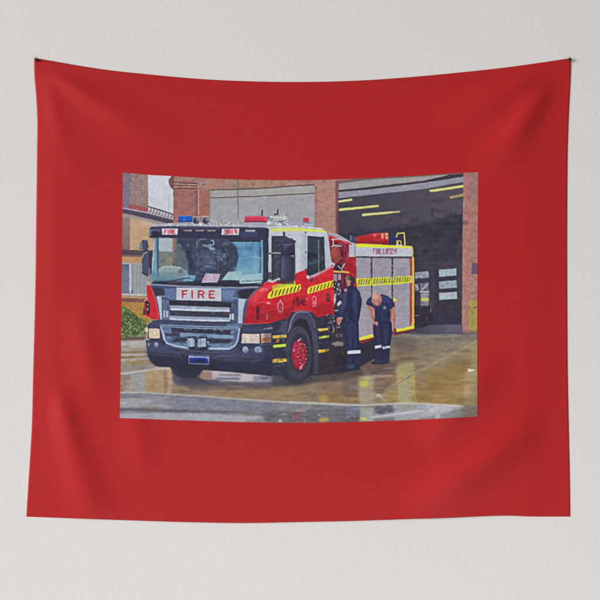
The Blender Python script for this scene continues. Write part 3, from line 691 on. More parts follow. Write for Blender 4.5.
# plumbing under the pump bay
SPK([(327, 314), (340, 316), (342, 332), (328, 332)], 40, [(50, 56, 92), (34, 34, 50), (82, 84, 112), (108, 70, 84)], .7, 1.6, 1, .85)
SPK([(326, 314), (334, 314), (334, 324), (326, 326)], 12, [(188, 196, 214), (130, 140, 170)], .4, .8, 1.4, .9)
L([(333, 326), (334, 331), (332, 333)], .9, (170, 160, 130)); L([(337, 327.4), (340, 327.6)], .9, (170, 170, 180), .8)
R(336, 334, 342, 337, (130, 114, 112), .9, .4); P([(331, 343.6), (338, 341), (343.6, 343), (343, 346.4), (332, 345)], (140, 126, 118), .95, .4); L([(335, 346), (343, 346.4)], .9, (176, 168, 160), .8); R(336, 346, 346, 366, (44, 40, 50), .9, .8)

# ---------- fire engine: front ----------
# visor
P([(149, 236.4), (149.4, 229), (151.6, 226.4), (175, 226), (266, 227.4), (268.6, 229), (269, 238), (267, 240.6), (150, 238)], (54, 56, 82))
P([(150.4, 229), (160, 228.4), (160, 232), (150, 231)], (92, 100, 130), .8, .5); P([(149.2, 230), (151, 229), (151, 236), (149.2, 236)], (124, 134, 156), .9, .3); R(181, 227.6, 220, 230, (76, 76, 112), .5, .6); R(240, 232, 258, 237, (62, 72, 112), .8, .8); R(153, 231, 158, 237, (40, 42, 62), .8, .6)
L([(152, 227), (200, 226.8), (266, 228)], .7, (112, 116, 142), .7)
P([(161.8, 228.6), (178.2, 228.4), (177.4, 234.8), (162, 234.6)], (226, 220, 230)); TXT('FIRE', 164.4, 230, 175.0, 233.6, 1.0, (196, 66, 96), .35)
P([(222, 228.8), (239.4, 228.6), (238.8, 235), (221.4, 235)], (222, 218, 230)); TXT('FIRE', 224.4, 230, 236.6, 233.8, 1.05, (196, 54, 84), .35, mirror=True)
for u0_ in (184, 196, 207.6):
    for k in range(5):
        R(u0_ + k * 1.65, 229.9, u0_ + k * 1.65 + 1.2, 231.3, (236, 214, 186) if k % 2 else (222, 170, 130))
for k in range(6):
    R(245.6 + k * 1.65, 229.8, 246.8 + k * 1.65, 231.6, (228, 230, 236))
L([(245, 232), (256, 232.2)], .5, (120, 124, 150), .7)
# windscreen
ws = [(157.4, 237.6), (200, 238.4), (263, 240.4), (263.4, 284), (240, 285.6), (196, 284), (153, 281.6), (154, 266)]
P(ws, (66, 76, 98))
P([(158.4, 237.8), (173.4, 238.2), (173.4, 252), (158, 251.6)], (178, 194, 202), 1, .5); P([(172.6, 238), (177, 238.2), (175.8, 262), (172.4, 264)], (152, 112, 96), .9, .5)
P([(158, 251.6), (174, 252), (172, 268), (157, 268)], (118, 128, 122), .95, .7); SPK([(159, 252), (174, 252), (173, 267), (158, 267)], 40, [(92, 104, 96), (140, 144, 134), (126, 114, 94), (92, 96, 92)], .6, 1.6, .7, .5, .7)
P([(166, 258), (173, 257), (172, 266), (165, 266)], (146, 136, 104), .6, .8)
P([(176.6, 240), (184, 248), (188, 262), (189, 276), (174, 276), (173, 262)], (92, 108, 112), .85, 1.2); SPK([(175, 246), (184, 252), (187, 270), (174, 270)], 30, [(72, 86, 92), (116, 130, 128)], .4, 1.0, .8, .7)
P([(158, 270), (163, 266.6), (172, 266), (180, 267), (187, 271), (188, 279), (160, 280)], (146, 168, 172), .95, .7); L([(159, 269.4), (164, 266.8), (172, 266.4), (180, 268)], 1.2, (196, 212, 210), .8, .4); P([(164, 272), (186, 272), (186, 279), (160, 279)], (112, 136, 146), .8, 1)
P([(178, 240), (228, 240), (236, 248), (238.4, 256), (236.6, 268), (234, 276), (196, 278), (189, 268), (186, 254)], (58, 66, 90), .9, 1.6)
P([(192, 244), (197, 242), (197, 262), (192, 266)], (72, 82, 104), .7, 1.2); P([(187, 252), (192, 250), (194, 270), (189, 270)], (52, 56, 78), .7, 1)
P([(199, 252), (214, 250), (216, 268), (202, 270)], (78, 96, 120), .6, 2)
P([(201.6, 244.2), (207, 245), (211, 243.6), (212, 247.6), (215, 248.4), (214.6, 250.2), (210, 250), (208, 247.4), (203, 246)], (150, 182, 202), .9, .3); L([(211, 240.2), (213.6, 241), (213.8, 243.6), (212, 245.4)], .9, (190, 214, 226), .9); L([(196.8, 248), (197.4, 241), (201, 239.4), (206, 239.6)], .8, (134, 152, 164), .8); L([(205, 266.4), (212, 266.6)], .8, (126, 152, 174), .8, .3); E(188, 245.4, 1.4, .9, (112, 134, 160), .8, 0, .3); L([(209, 263), (214, 262)], .7, (120, 144, 160), .7, .3); E(201, 269.6, 1.2, .6, (120, 140, 160), .8)
L([(218.2, 239), (218.2, 274)], .5, (104, 100, 110), .7)
SPK([(217, 254), (225, 254), (225, 262), (218, 262)], 14, [(150, 180, 206), (96, 120, 150), (200, 214, 226)], .3, .8, 1, .85)
SPK([(180, 244), (234, 244), (236, 268), (192, 276)], 70, [(80, 92, 116), (46, 50, 70), (66, 80, 108)], .5, 1.8, 1, .5, .3)
G([(230.4, 241.4), (262, 241), (262.4, 283), (236, 284), (235, 272), (237, 266), (238.6, 256), (236.4, 247)], (78, 134, 172), (112, 164, 192), (248, 246), (244, 278), 1, .9); P([(233, 241.6), (254, 241.4), (248, 247), (238, 247)], (122, 172, 198), .6, 1); P([(240, 256), (262, 252), (262, 264), (239, 268)], (78, 132, 172), .7, 2)
P([(254, 241), (258, 241), (256, 272), (252, 272)], (128, 174, 200), .5, 1); P([(228, 239.6), (262, 240.4), (262, 242), (230, 241.6)], (44, 48, 66), .9)
P([(259.6, 248), (261, 246), (261.2, 273), (259.2, 273)], (44, 56, 76), .9, .2); P([(261, 240), (263.6, 240), (263.6, 282), (261, 282)], (120, 164, 184), .7, .3)
SPK([(218, 246), (234, 246), (237, 258), (234, 270), (220, 272)], 50, [(44, 48, 68), (66, 78, 104), (52, 58, 80)], .5, 1.4, 1, .6, .5)
P([(153, 279), (196, 280.4), (242, 281), (263.4, 280.6), (263.6, 286), (240, 287), (196, 286), (152, 284)], (46, 50, 68))
P([(158, 276.6), (186, 278), (186, 282), (156, 281)], (92, 130, 150), .8, .6)
P([(183, 281), (186, 275), (196, 275.4), (194.6, 280), (192, 281.6)], (118, 168, 196), .95, .3); L([(184, 278.6), (194, 279)], .8, (70, 100, 136), .8); L([(178, 277), (194, 276.6)], .7, (150, 196, 214), .7)
P([(201.4, 282.8), (205.6, 273.2), (220.4, 274), (217.4, 282.4)], (206, 186, 204)); SPK([(202.4, 282), (206, 274), (220, 274.6), (217, 282)], 46, [(214, 100, 150), (96, 130, 176), (226, 226, 232), (140, 90, 140), (170, 190, 206)], .4, .9, 1, .9)
P([(222, 280), (228, 271.8), (242.6, 271.2), (241, 276), (238, 280.2)], (166, 206, 208)); L([(229, 272), (242, 271.6)], .8, (206, 230, 230), .8); P([(238.6, 280.4), (242, 275), (262, 273.4), (262, 284), (240, 283.6)], (168, 204, 212)); P([(242, 280.8), (262, 279.6), (262, 280.8), (240, 282)], (86, 116, 132), .8); P([(222, 280.6), (240, 280.6), (236, 284.6), (220, 284)], (48, 48, 66))
L([(160, 283), (190, 277.4)], .7, (40, 42, 58), .9); L([(196, 284.6), (228, 285.6), (262, 283)], .9, (38, 38, 52), .9); P([(166, 282), (174, 280), (190, 283.6), (170, 284)], (84, 70, 74), .6, .4)
# pillars
P([(153.8, 238), (158, 238), (158.6, 252), (157.4, 268), (158, 278), (151.6, 281.6), (151.4, 270), (153, 256)], (112, 156, 176)); P([(156.4, 238), (158.8, 238), (159, 268), (157, 272)], (58, 86, 112), .9, .3); L([(154, 241), (153.4, 256), (152.4, 270)], .9, (176, 214, 224), .9, .2); P([(151, 274), (160, 272), (166, 280), (152, 282)], (92, 134, 150), .7, 1)
P([(263, 239), (268.6, 238), (268.4, 264), (268, 281), (263.4, 283)], (50, 52, 76)); L([(265.6, 242), (265.4, 278)], .8, (76, 80, 108), .7); P([(268.6, 236), (271, 236), (271, 280), (268.2, 282)], (198, 206, 220)); R(267.6, 272, 271.6, 279.6, (62, 54, 72), .9, .3); L([(262, 240), (262.4, 280)], .6, (150, 180, 196), .6)
# near-side mirrors
L([(269.4, 253.6), (275, 252.8), (282, 253)], 1.0, (196, 200, 212)); E(270, 253.6, 1.3, 1.0, (66, 68, 86)); L([(289, 255), (293.6, 256.4)], 1.1, (204, 208, 216)); P([(269, 282), (279.4, 277.4), (280, 279.4), (272, 283)], (206, 208, 214), .9)
P([(280.8, 253), (281.4, 246), (283.4, 242.6), (293.4, 242.4), (295, 245), (295.2, 253.6), (291, 255.4), (281.4, 254.2)], (52, 54, 82)); P([(283, 244), (289, 243.6), (287, 249), (282.4, 250)], (76, 80, 122), .8, .8); R(289, 252, 294, 255.6, (40, 38, 50), .8, .4)
P([(280, 255.6), (281.6, 254.4), (294, 256.6), (295.2, 258), (295.2, 279), (293, 280.6), (281, 280.6), (279.6, 277)], (62, 65, 90)); P([(281, 258), (286, 258), (286, 278), (281, 278)], (72, 76, 106), .7, 1.2); T([(280, 255), (295, 257), (295, 280), (280, 280)], 4, 2, 2); R(277, 280, 294, 284, (56, 52, 70), .75, .4); L([(280.4, 279), (281, 255)], .7, (40, 42, 60), .8)
# far-side mirrors
P([(139.6, 249.4), (139.8, 243.6), (142.6, 240), (147.4, 240.4), (148.8, 247), (147, 250.2)], (70, 75, 100)); P([(139.8, 249), (140, 243.6), (142, 241), (142.6, 249)], (136, 142, 158), .7, .4); R(144, 249.4, 148, 252.6, (60, 62, 84))
P([(141.6, 258), (144, 252.4), (150.6, 251.4), (152.2, 254), (151.4, 274), (148, 276.6), (142.4, 273.6)], (74, 78, 104)); L([(142, 258), (144, 253.4), (147, 252)], 1.0, (176, 182, 190), .8); P([(148.6, 252), (152, 252), (151.6, 274), (149, 272)], (56, 54, 74), .9, .3); L([(142.2, 273), (147, 276)], .9, (44, 44, 60)); P([(148.4, 268), (150, 268), (150, 276), (148.4, 276)], (124, 140, 160), .8)
# front panel
P([(150, 283.6), (196, 286.4), (240, 287.4), (262, 286.4), (256, 292), (248, 302), (244, 324), (158, 320), (154, 300)], (72, 87, 120))
L([(150, 284.6), (196, 287), (240, 288), (258, 287)], 1.3, (150, 164, 192), .85, .3); L([(152, 286), (176, 287.4)], .8, (38, 40, 56), .6)
P([(152, 287.4), (160, 287.6), (166, 291), (165, 295), (156, 296)], (56, 54, 70), .95, .6); L([(158, 296), (166, 296.6)], 1.0, (150, 164, 192), .8)
P([(165, 289), (176, 289), (176, 300), (165, 298)], (90, 108, 150), .8, 1)
P([(233, 297.4), (236.6, 291.6), (244, 289.4), (256, 288.6), (251, 294), (247.6, 299), (240, 298.6)], (50, 48, 64)); L([(232, 298), (247, 299.4)], .9, (150, 166, 194), .8); P([(221, 290), (235, 290), (231, 300), (221, 300)], (96, 120, 162), .8, .8)
P([(162, 297), (176, 300), (232, 301.6), (239, 299), (240, 324), (162, 320)], (70, 84, 114))
# left red flank and white strips
P([(147.2, 284), (150, 285), (153, 291), (156.4, 300), (158, 309), (159.4, 319.4), (153, 319.4), (145, 316), (143.8, 308), (144.8, 301), (146.6, 297), (146.8, 290)], (204, 36, 48)); P([(147, 281.6), (149.6, 281.6), (150, 286), (147.2, 285)], (226, 170, 170), .8); L([(151, 288), (155, 299), (157.6, 312), (158.4, 319)], .7, (232, 120, 130), .6)
P([(145, 301.6), (147.6, 300.6), (149.8, 303), (149.8, 314.8), (146, 314)], (58, 40, 54)); R(143.2, 309, 144.8, 315, (42, 38, 50)); E(147.6, 304.6, .8, 1, (140, 130, 140)); E(147.4, 309.4, .8, 1.6, (150, 140, 146)); L([(144.8, 301), (147, 298), (148, 300)], 1.0, (226, 190, 190), .8); L([(145, 316.4), (150, 318)], .9, (226, 150, 150), .7)
P([(156.4, 296.4), (161.6, 296.8), (162, 319.4), (159.8, 319.4), (158.8, 308)], (192, 206, 226)); L([(156, 297), (158.4, 308), (159.8, 319)], .9, (70, 84, 124), .9)
P([(238.4, 298.6), (246, 299.4), (243.6, 308), (242, 323.6), (238, 323.4)], (188, 204, 222)); L([(246, 299.4), (243.4, 309), (242.4, 323)], .7, (120, 130, 160), .7)
# FIRE plate
P([(176.4, 287.8), (221.2, 288.6), (221.2, 301.2), (176.2, 300)], (206, 212, 222)); L([(176.4, 288), (221, 288.8)], .6, (226, 230, 238), .8)
for ch, x0_, x1_ in (('F', 182.6, 187.0), ('I', 191.0, 193.4), ('R', 198.6, 203.6), ('E', 209.6, 214.2)):
    TXT(ch, x0_, 290.8 + (x0_ - 182) * .012, x1_, 297.6 + (x0_ - 182) * .012, 1.5, (192, 36, 66))
# grille
P([(168, 300.6), (176, 300.6), (221, 301.8), (232, 303), (231, 307.6), (170, 305.6)], (44, 48, 62)); SPK([(176, 302), (222, 303), (222, 305), (178, 304)], 14, [(110, 44, 60), (60, 90, 72), (120, 90, 60), (70, 76, 100)], .4, .9, 2, .8); E(234.6, 304.4, 2, 1.4, (70, 70, 90), .8)
P([(169, 305.4), (200, 306.6), (229.4, 307.6), (229.6, 312), (200, 311.4), (172, 310.4)], (170, 184, 208)); P([(169, 305.2), (229.4, 307.4), (229.4, 309.2), (170, 307.6)], (150, 162, 184)); L([(171, 309.2), (200, 310.2), (229, 311)], 1.5, (214, 224, 240), 1)
P([(170, 310.6), (229.4, 312.2), (229.4, 317.4), (170, 316)], (58, 62, 82)); R(172, 312, 228, 315, (64, 60, 78), .6, .8)
P([(169, 315.6), (200, 317), (229.6, 317.8), (229.8, 321.8), (200, 321.2), (170, 320)], (166, 182, 206)); P([(169, 315.6), (229.6, 317.8), (229.6, 319.4), (170, 317.8)], (146, 162, 190)); L([(170, 319), (200, 320.4), (229, 321)], 1.3, (214, 224, 242), 1)
P([(174, 320.4), (229.6, 322), (236, 325.6), (175, 324.4)], (60, 64, 86)); L([(173.6, 321), (173.6, 324)], .8, (150, 160, 190), .8)
P([(162, 299), (169, 301), (169.6, 320), (163, 319)], (98, 114, 148), .8, .6); R(166.6, 305, 169.4, 311, (72, 80, 112), .7, .4)
R(163.4, 310.6, 165.2, 317, (206, 214, 226)); R(166, 311, 168, 317, (196, 206, 222)); R(229.4, 314, 231, 319.6, (214, 220, 230)); R(231.8, 313.8, 233.8, 319.8, (206, 216, 226)); R(165.1, 310.4, 166, 317, (76, 84, 110)); R(231, 313.8, 231.8, 320, (76, 84, 110)); R(234, 305, 238, 320, (84, 96, 130), .6, .5)
# bumper
bump = [(146.6, 328), (150, 321), (160, 319.6), (200, 322), (242, 325.2), (272.6, 325), (272.4, 375.4), (240, 372), (200, 369), (176, 367.6), (156, 365.4), (150.4, 361.6), (147, 352), (145.8, 340)]
P(bump, (56, 61, 86)); P([(146, 352), (272, 360), (272, 375.4), (200, 369), (156, 365.4), (150, 361)], (48, 51, 72), .8, 1.4); P([(160, 319.6), (242, 324.6), (242, 327.4), (160, 325.6)], (66, 74, 104))
T(bump, 3.5, 4, 2)
L([(148, 353.6), (190, 358), (240, 360.4), (272, 360.4)], .6, (86, 92, 122), .7, .3); L([(243, 329.6), (272, 330.6)], .8, (78, 84, 118), .6); L([(264, 329), (271.8, 328)], 1.3, (206, 210, 220), .9, .2); P([(226, 324), (241, 323.6), (242, 327), (228, 327.4)], (88, 116, 150), .9, .4); L([(260, 345), (272, 344)], .8, (120, 126, 150), .7)
L([(160, 325), (200, 326.4), (238, 327.4)], 1.1, (150, 172, 204), .9, .2)
# lower grille
lg = [(161.4, 326.4), (239.4, 328.4), (237, 344), (232, 349.6), (224, 351), (200, 350), (172, 346.8), (166.6, 343.6), (164, 338)]
P(lg, (82, 99, 132))
P([(171, 327.6), (232, 330), (230, 334.6), (172, 332)], (50, 52, 70), 1, .4); P([(180, 332.6), (234, 335.4), (234, 338), (180, 336.4)], (116, 140, 172)); P([(165, 332), (180, 333), (180, 337), (166, 336)], (56, 60, 80), .9, .5); P([(172, 337.6), (232, 339.4), (230, 343.6), (174, 342)], (54, 56, 76), .95, .4); P([(168, 342.4), (190, 344), (190, 347.4), (170, 345)], (104, 132, 160), .9, .4); P([(208, 344), (234, 343.4), (230, 348), (208, 347.4)], (104, 128, 160), .9, .4); P([(214, 335), (234, 335.6), (234, 338.4), (214, 338)], (128, 156, 188), .8, .5); P([(163.6, 328), (171, 328.6), (172, 334), (165, 333)], (96, 120, 156), .8, .4)
L([(161, 326.8), (164, 339), (167.6, 343.6), (176, 346.4), (189, 348.4)], 1.7, (164, 184, 210)); L([(239.4, 328.4), (237.6, 340), (234.6, 346), (229, 348.8), (209.6, 348.6)], 1.8, (168, 188, 212)); L([(161, 326.6), (200, 328.4), (239.4, 329)], .9, (140, 160, 192), .9); L([(209.6, 348.4), (230, 348.6)], 1.0, (226, 232, 238), .7); L([(166, 343.6), (188, 347.8)], .8, (216, 224, 236), .6); L([(163, 330), (165.4, 340)], .7, (206, 218, 232), .7)
L([(165, 346), (190, 350.6), (212, 352.4), (232, 352), (238, 348)], .8, (112, 110, 140), .7)
P([(187.6, 336.4), (196, 336), (196, 348), (188, 347)], (52, 56, 76)); P([(199, 336.4), (207, 336.4), (207.6, 348), (198, 348)], (52, 56, 76))
P([(187.2, 338.4), (192, 337.4), (194.4, 339), (194.4, 346.4), (188, 347)], (158, 178, 202)); P([(197.6, 339), (205.8, 338), (206.2, 346.6), (198.2, 347.2)], (170, 190, 208)); L([(191, 338), (191.2, 346.6)], .7, (206, 216, 226), .8); L([(198, 342), (206, 342)], .6, (110, 124, 150), .7); R(199.4, 338.6, 201, 347, (112, 128, 156), .7, .3); E(208, 342.4, .9, .9, (190, 200, 212)); E(186.2, 341.6, .8, .8, (190, 200, 212)); R(188, 341, 190, 346, (110, 140, 176), .6, .4)
P([(187, 347), (208, 348), (206, 351), (190, 350)], (46, 44, 58), .9, .4)
# number plate
P([(180, 352), (216, 354), (214, 366), (184, 365)], (50, 54, 74), .8, .6); L([(179.6, 354), (182.6, 362)], .9, (92, 102, 136), .6, .3); P([(188.4, 355.2), (209.2, 356), (209.2, 364.8), (188.4, 364)], (172, 188, 228)); P([(189.2, 357.4), (208.4, 358.2), (208.4, 363.8), (189.4, 363)], (46, 70, 190)); R(194, 357.8, 206, 362, (28, 40, 120), .7, .6)
for u in (194, 196.6, 199, 201.2, 203.6, 206):
    L([(u, 359.4), (u - .2, 362.4)], 1.0, (20, 26, 76), .7)
# lamps
P([(148.6, 329), (150.6, 328.2), (159.8, 328.8), (159.6, 338.6), (149, 338.2)], (224, 208, 186)); E(154.6, 333.6, 3, 3, (240, 220, 180), .9, 0, .6); L(ell(154.6, 333.4, 2.4, 2.2, 0, 14, 0, 250), .6, (186, 160, 126), .8); T([(149, 329), (159, 329), (159, 338), (149, 338)], 10, 1, 1); L([(149, 338.8), (160, 339.2)], .7, (40, 42, 60))
P([(144.4, 328.6), (148, 326.8), (148.4, 331.8), (145, 332)], (228, 210, 180)); P([(146, 332), (148, 332), (148, 338.4), (146, 338.4)], (176, 150, 140)); L([(145.6, 339.2), (149, 339.6)], .9, (226, 228, 232)); L([(147.6, 324), (150.6, 321.4), (152, 321.6)], 1.1, (206, 186, 160), .9)
E(156.2, 344.8, 2.3, 2.9, (150, 158, 176)); E(155.8, 344.6, 1.3, 1.7, (206, 214, 226)); E(157.2, 345.6, .8, .8, (240, 240, 244)); E(148.6, 344.4, 1.1, 2.3, (128, 140, 160)); 
P([(242.2, 333.8), (260.2, 334), (260.2, 343), (241.8, 343.2)], (222, 208, 192)); SPK([(243, 334.6), (260, 334.6), (260, 342.6), (243, 342.6)], 44, [(246, 232, 206), (196, 166, 140), (232, 214, 200), (176, 160, 160), (240, 240, 236)], .5, 1.3, 1, .8); L([(242.2, 334), (241.8, 343), (260, 343)], .8, (216, 216, 222), .8); R(259.4, 334, 261, 343, (70, 60, 72))
P([(261, 333.8), (271.2, 333.4), (271.2, 342.6), (261, 343)], (216, 184, 172)); P([(261.4, 338), (271, 337.4), (271, 342), (261.6, 342.4)], (206, 116, 48), .95, .4); SPK([(262, 338), (270.6, 338), (270.6, 342), (262, 342)], 10, [(226, 150, 80), (190, 84, 30)], .5, 1, 1, .8); E(269.4, 340.4, .8, .9, (236, 210, 180)); L([(261, 334), (271, 333.6)], .7, (226, 214, 210)); L([(265.4, 334), (265.2, 338)], .5, (190, 140, 130), .8)
E(245.4, 349.6, 3.1, 3.4, (116, 130, 156)); E(245.4, 349.6, 2.5, 2.8, (178, 198, 218)); SPK(ell(245.4, 349.6, 2.2, 2.4), 8, [(226, 232, 240), (112, 130, 166)], .4, .9, 1, .9)
E(258.2, 349.8, 4.1, 3.5, (112, 124, 150)); E(258.2, 349.8, 3.4, 2.9, (182, 202, 220)); SPK(ell(258.2, 349.8, 3, 2.4), 9, [(230, 236, 242), (106, 126, 166)], .4, 1.0, 1, .9)
# far front tyre
P([(170, 367), (203, 369.4), (200, 374), (194, 378), (180, 377.6), (173.6, 373)], (46, 48, 62), 1, .4); L([(171, 367.6), (178, 374.4)], 1.0, (70, 72, 88), .7, .4)
L([(156, 365.8), (200, 369), (240, 372.2), (272, 375.6)], .9, (42, 42, 58), .9)

# ---------- the two men ----------
CUR[0] = PERSON_A
UNI = (43, 49, 84); UNI_D = (32, 36, 60)
P([(347.4, 286), (351, 284.4), (357, 288.6), (360, 293), (361.8, 299), (361.6, 304), (360.4, 312), (358.6, 322), (358.8, 336), (360.2, 352), (359.6, 367), (347.6, 367), (346.8, 352), (343.6, 336), (341.6, 322), (337.4, 321), (335.6, 316), (338, 311.4), (341.4, 306), (342.6, 298), (344, 291)], UNI)
P([(341.8, 320), (349, 316), (350, 336), (349, 352), (346.8, 352), (343.6, 336)], (42, 48, 84), .8, .8); P([(352, 290), (358, 291), (361, 300), (357, 316), (353, 306)], (54, 64, 112), .7, 1.4); P([(349, 292), (352, 292), (352, 320), (348, 318)], UNI_D, .6, 1.2); P([(343.6, 294), (347, 292), (346, 308), (341, 316), (339, 314)], (58, 64, 104), .7, .9)
L([(342, 321.4), (350, 322), (358.6, 319.6)], 1.1, UNI_D, .8, .4); L([(355, 304), (356, 314)], .7, (66, 78, 124), .6, .4); L([(352.6, 338), (353.4, 366)], 1.1, UNI_D, .7, .6); L([(355.4, 324), (357, 348)], 1.2, (58, 66, 108), .6, .6)
T([(343, 288), (361, 288), (360, 366), (345, 366)], 4, 2, 3)
P([(345.4, 279.6), (346.4, 276.6), (349.6, 275.2), (353, 276), (355, 279), (354.6, 283.6), (352.6, 286), (349.4, 286), (347, 284)], (62, 56, 64)); P([(345.8, 279), (348.6, 278.4), (350.4, 281), (350.6, 285.4), (347.8, 286.6), (346.6, 284), (346, 282)], (176, 124, 112)); P([(344.4, 278), (346, 276.2), (350, 276.2), (349.6, 278), (345.6, 279)], (116, 100, 92)); P([(350.4, 279), (353.8, 280), (353.2, 285), (350.6, 284.6)], (52, 48, 60), .8, .4); L([(348.6, 287), (353, 286.2)], 1.2, (36, 38, 62)); E(351, 281.4, .6, .9, (160, 108, 100), .8)
E(345.6, 290.2, 1.6, 1.5, (206, 160, 176)); E(345.4, 290, .7, .7, (190, 80, 104))
P([(336.6, 318), (339.6, 316.6), (342, 318), (341.8, 320), (340.4, 323.4), (338.6, 325.4), (337, 323)], (186, 116, 104)); L([(338, 319), (339, 322)], .5, (120, 60, 66), .8); L([(339.8, 318.6), (340.6, 321.4)], .5, (224, 160, 144), .8); E(341.8, 318, 1.0, .8, (204, 200, 206))
P([(347.2, 351.2), (352, 350.4), (360.4, 350), (360.6, 353.4), (352, 354), (347.2, 354.2)], (216, 222, 236)); L([(352.6, 350.6), (352.6, 354)], .5, (150, 156, 180), .7)
P([(339.4, 369.2), (346.4, 365.8), (359.4, 365.6), (360, 369.6), (352, 371), (340, 371.6)], (40, 44, 66)); P([(347, 365), (355, 364.6), (354, 368), (347, 368.4)], (62, 76, 112), .8, .6); L([(354.6, 366), (355.6, 370)], .8, (30, 32, 50), .7)
CUR[0] = PERSON_B
P([(373.6, 320), (391.8, 320), (392, 334), (389.8, 350), (389.2, 362.6), (381, 363), (374.4, 363.6), (375.2, 346), (373.2, 334)], (42, 46, 76)); L([(382, 330), (382, 362)], 1.0, (36, 38, 64), .8, .5); P([(384, 324), (390, 324), (388, 344), (384, 344)], (54, 60, 98), .6, 1); P([(374, 324), (378, 324), (378, 344), (375, 344)], (42, 46, 78), .7, .8)
P([(367.4, 304.6), (371.8, 305), (373.4, 306.8), (374.6, 313), (376.8, 319), (378, 323), (376.4, 325.6), (373.8, 323.6), (370.4, 316)], (180, 122, 106)); P([(374, 306), (376, 312), (376.4, 318), (374.4, 314)], (206, 170, 160), .7, .4); P([(389.4, 308), (394.8, 305.6), (394.8, 314), (393.4, 319), (391.2, 322.4), (389.4, 319.4), (389.8, 314)], (178, 116, 96)); L([(393.6, 308), (392.6, 318)], .9, (206, 150, 120), .7, .3); L([(369.4, 308), (373, 318)], .8, (144, 88, 80), .7, .3); P([(376, 322), (378.4, 323.4), (377.6, 326), (376, 325.4)], (214, 176, 160))
P([(365.8, 303.4), (367.6, 299), (371, 296.4), (376, 295), (382, 294.2), (388, 296), (392, 299.4), (395.2, 305.4), (392, 308.4), (389.8, 309.2), (390.4, 321.4), (374.4, 321.4), (374.8, 309), (372.4, 306.4), (368, 305.6)], (46, 54, 96)); P([(380, 295.6), (388, 297), (391, 302), (386, 304), (381, 300)], (58, 70, 122), .8, 1); P([(375, 310), (381, 308), (381, 321), (375, 321)], (38, 44, 76), .8, .9); P([(366, 303), (369, 298.4), (372, 298), (371, 304)], (38, 44, 78), .8, .4); T([(366, 296), (394, 296), (390, 321), (374, 321)], 4, 2, 2)
E(384.6, 307.6, 1.9, 1.9, (104, 116, 136), .8); E(384.6, 308, 1.0, .9, (150, 160, 150), .7)
P(ell(376.6, 299.4, 5.0, 6.4, 12), (190, 128, 116)); E(375.4, 296.4, 3.2, 3.0, (222, 174, 164), .8, 0, .9); E(379.6, 302.6, 2.0, 3.0, (150, 92, 86), .8, 12, .8); P([(372.4, 303), (377, 305), (376, 306.8), (373, 305.6)], (120, 76, 74), .8, .4)
P([(374.6, 346), (381.4, 344.8), (381.6, 347.6), (375, 348.8)], (216, 222, 236)); P([(382.4, 346.8), (390, 345.4), (390.2, 347.8), (383, 349.2)], (214, 220, 236))
P([(371.2, 362), (376, 360.6), (381, 362), (389, 361), (388.6, 363.6), (381, 364.6), (371.4, 364.4)], (42, 46, 72)); L([(376, 361.6), (384, 361.4)], .8, (72, 82, 116), .7, .3)
CUR[0] = GROUND


_tag = lay
OWN = [soften((IDM == k).astype(np.float32), .5) for k in range(7)]


def lay(mb, col, a=1.0, tag=True):
    if mb is None: return
    m, (x0, x1, y0, y1) = mb
    _tag((m * OWN[CUR[0]][y0:y1, x0:x1], mb[1]), col, a, False)      # stays on its own subject


# ---------- second pass: small reflections, grime, broken highlights ----------
CUR[0] = ENGINE
# windscreen clutter
SPK([(178, 240), (228, 241), (236, 258), (232, 272), (176, 274)], 60, [(100, 126, 150), (44, 50, 70), (86, 106, 128), (70, 90, 112)], .6, 2.4, 1.5, .4, .9); SPK([(240, 243), (259, 243), (258, 272), (238, 270)], 40, [(104, 156, 188), (84, 138, 176), (128, 174, 200)], .6, 2.2, 1.3, .4, .6)
SPK([(180, 244), (232, 244), (232, 274), (190, 276)], 26, [(122, 150, 176), (92, 116, 142)], .25, .6, 2.6, .5)
L([(196, 252), (199, 258), (197, 266)], .8, (104, 130, 152), .7, .3); P([(233, 268), (262, 256), (262, 274), (236, 276)], (132, 182, 204), .4, 2.5); P([(240, 243), (262, 243), (262, 252), (244, 250)], (62, 112, 152), .4, 2.5); L([(188, 250), (192, 262), (190, 272)], .9, (40, 44, 62), .8, .4); L([(222, 248), (228, 256), (227, 266)], 1.2, (42, 46, 64), .7, .5)
L([(240, 259), (252, 257), (262, 258)], 1.2, (136, 182, 206), .6, .6); L([(238, 266), (262, 264)], .8, (104, 160, 190), .6, .5); L([(244, 243), (243, 256)], 1.0, (118, 170, 198), .6, .6)
for k in range(9):
    L([(161 + k * 2.6, 271 + (k % 3) * .5), (161.6 + k * 2.6, 277)], .5, (112, 138, 146), .6)
# front panel and bumper: smeared reflections
SPK([(164, 288), (176, 288), (176, 300), (166, 299)], 12, [(120, 138, 178), (72, 86, 120)], .5, 1.4, 1.5, .5, .5)
SPK([(222, 290), (238, 290), (236, 318), (224, 300)], 18, [(116, 136, 176), (70, 84, 118)], .5, 1.4, 1.4, .5, .5)
SPK([(165, 328), (238, 330), (232, 347), (170, 345)], 70, [(132, 154, 186), (66, 80, 112), (46, 50, 70), (152, 174, 200)], .4, 1.1, 2.4, .5, .3)
SPK([(162, 298), (170, 300), (170, 319), (163, 318)], 22, [(70, 82, 116), (132, 150, 184)], .4, 1.0, 1.2, .6, .2)
SPK([(171, 312), (229, 313), (229, 316.6), (172, 315.4)], 30, [(84, 84, 104), (40, 42, 58), (104, 76, 80)], .4, .9, 2.4, .6, .2)
SPK([(170, 306), (229, 308), (229, 311), (172, 310)], 24, [(206, 216, 232), (132, 148, 178)], .3, .7, 3.5, .5, .2)
SPK([(170, 317), (229, 318.4), (229, 321), (172, 320)], 24, [(206, 216, 232), (132, 148, 178)], .3, .7, 3.5, .5, .2)
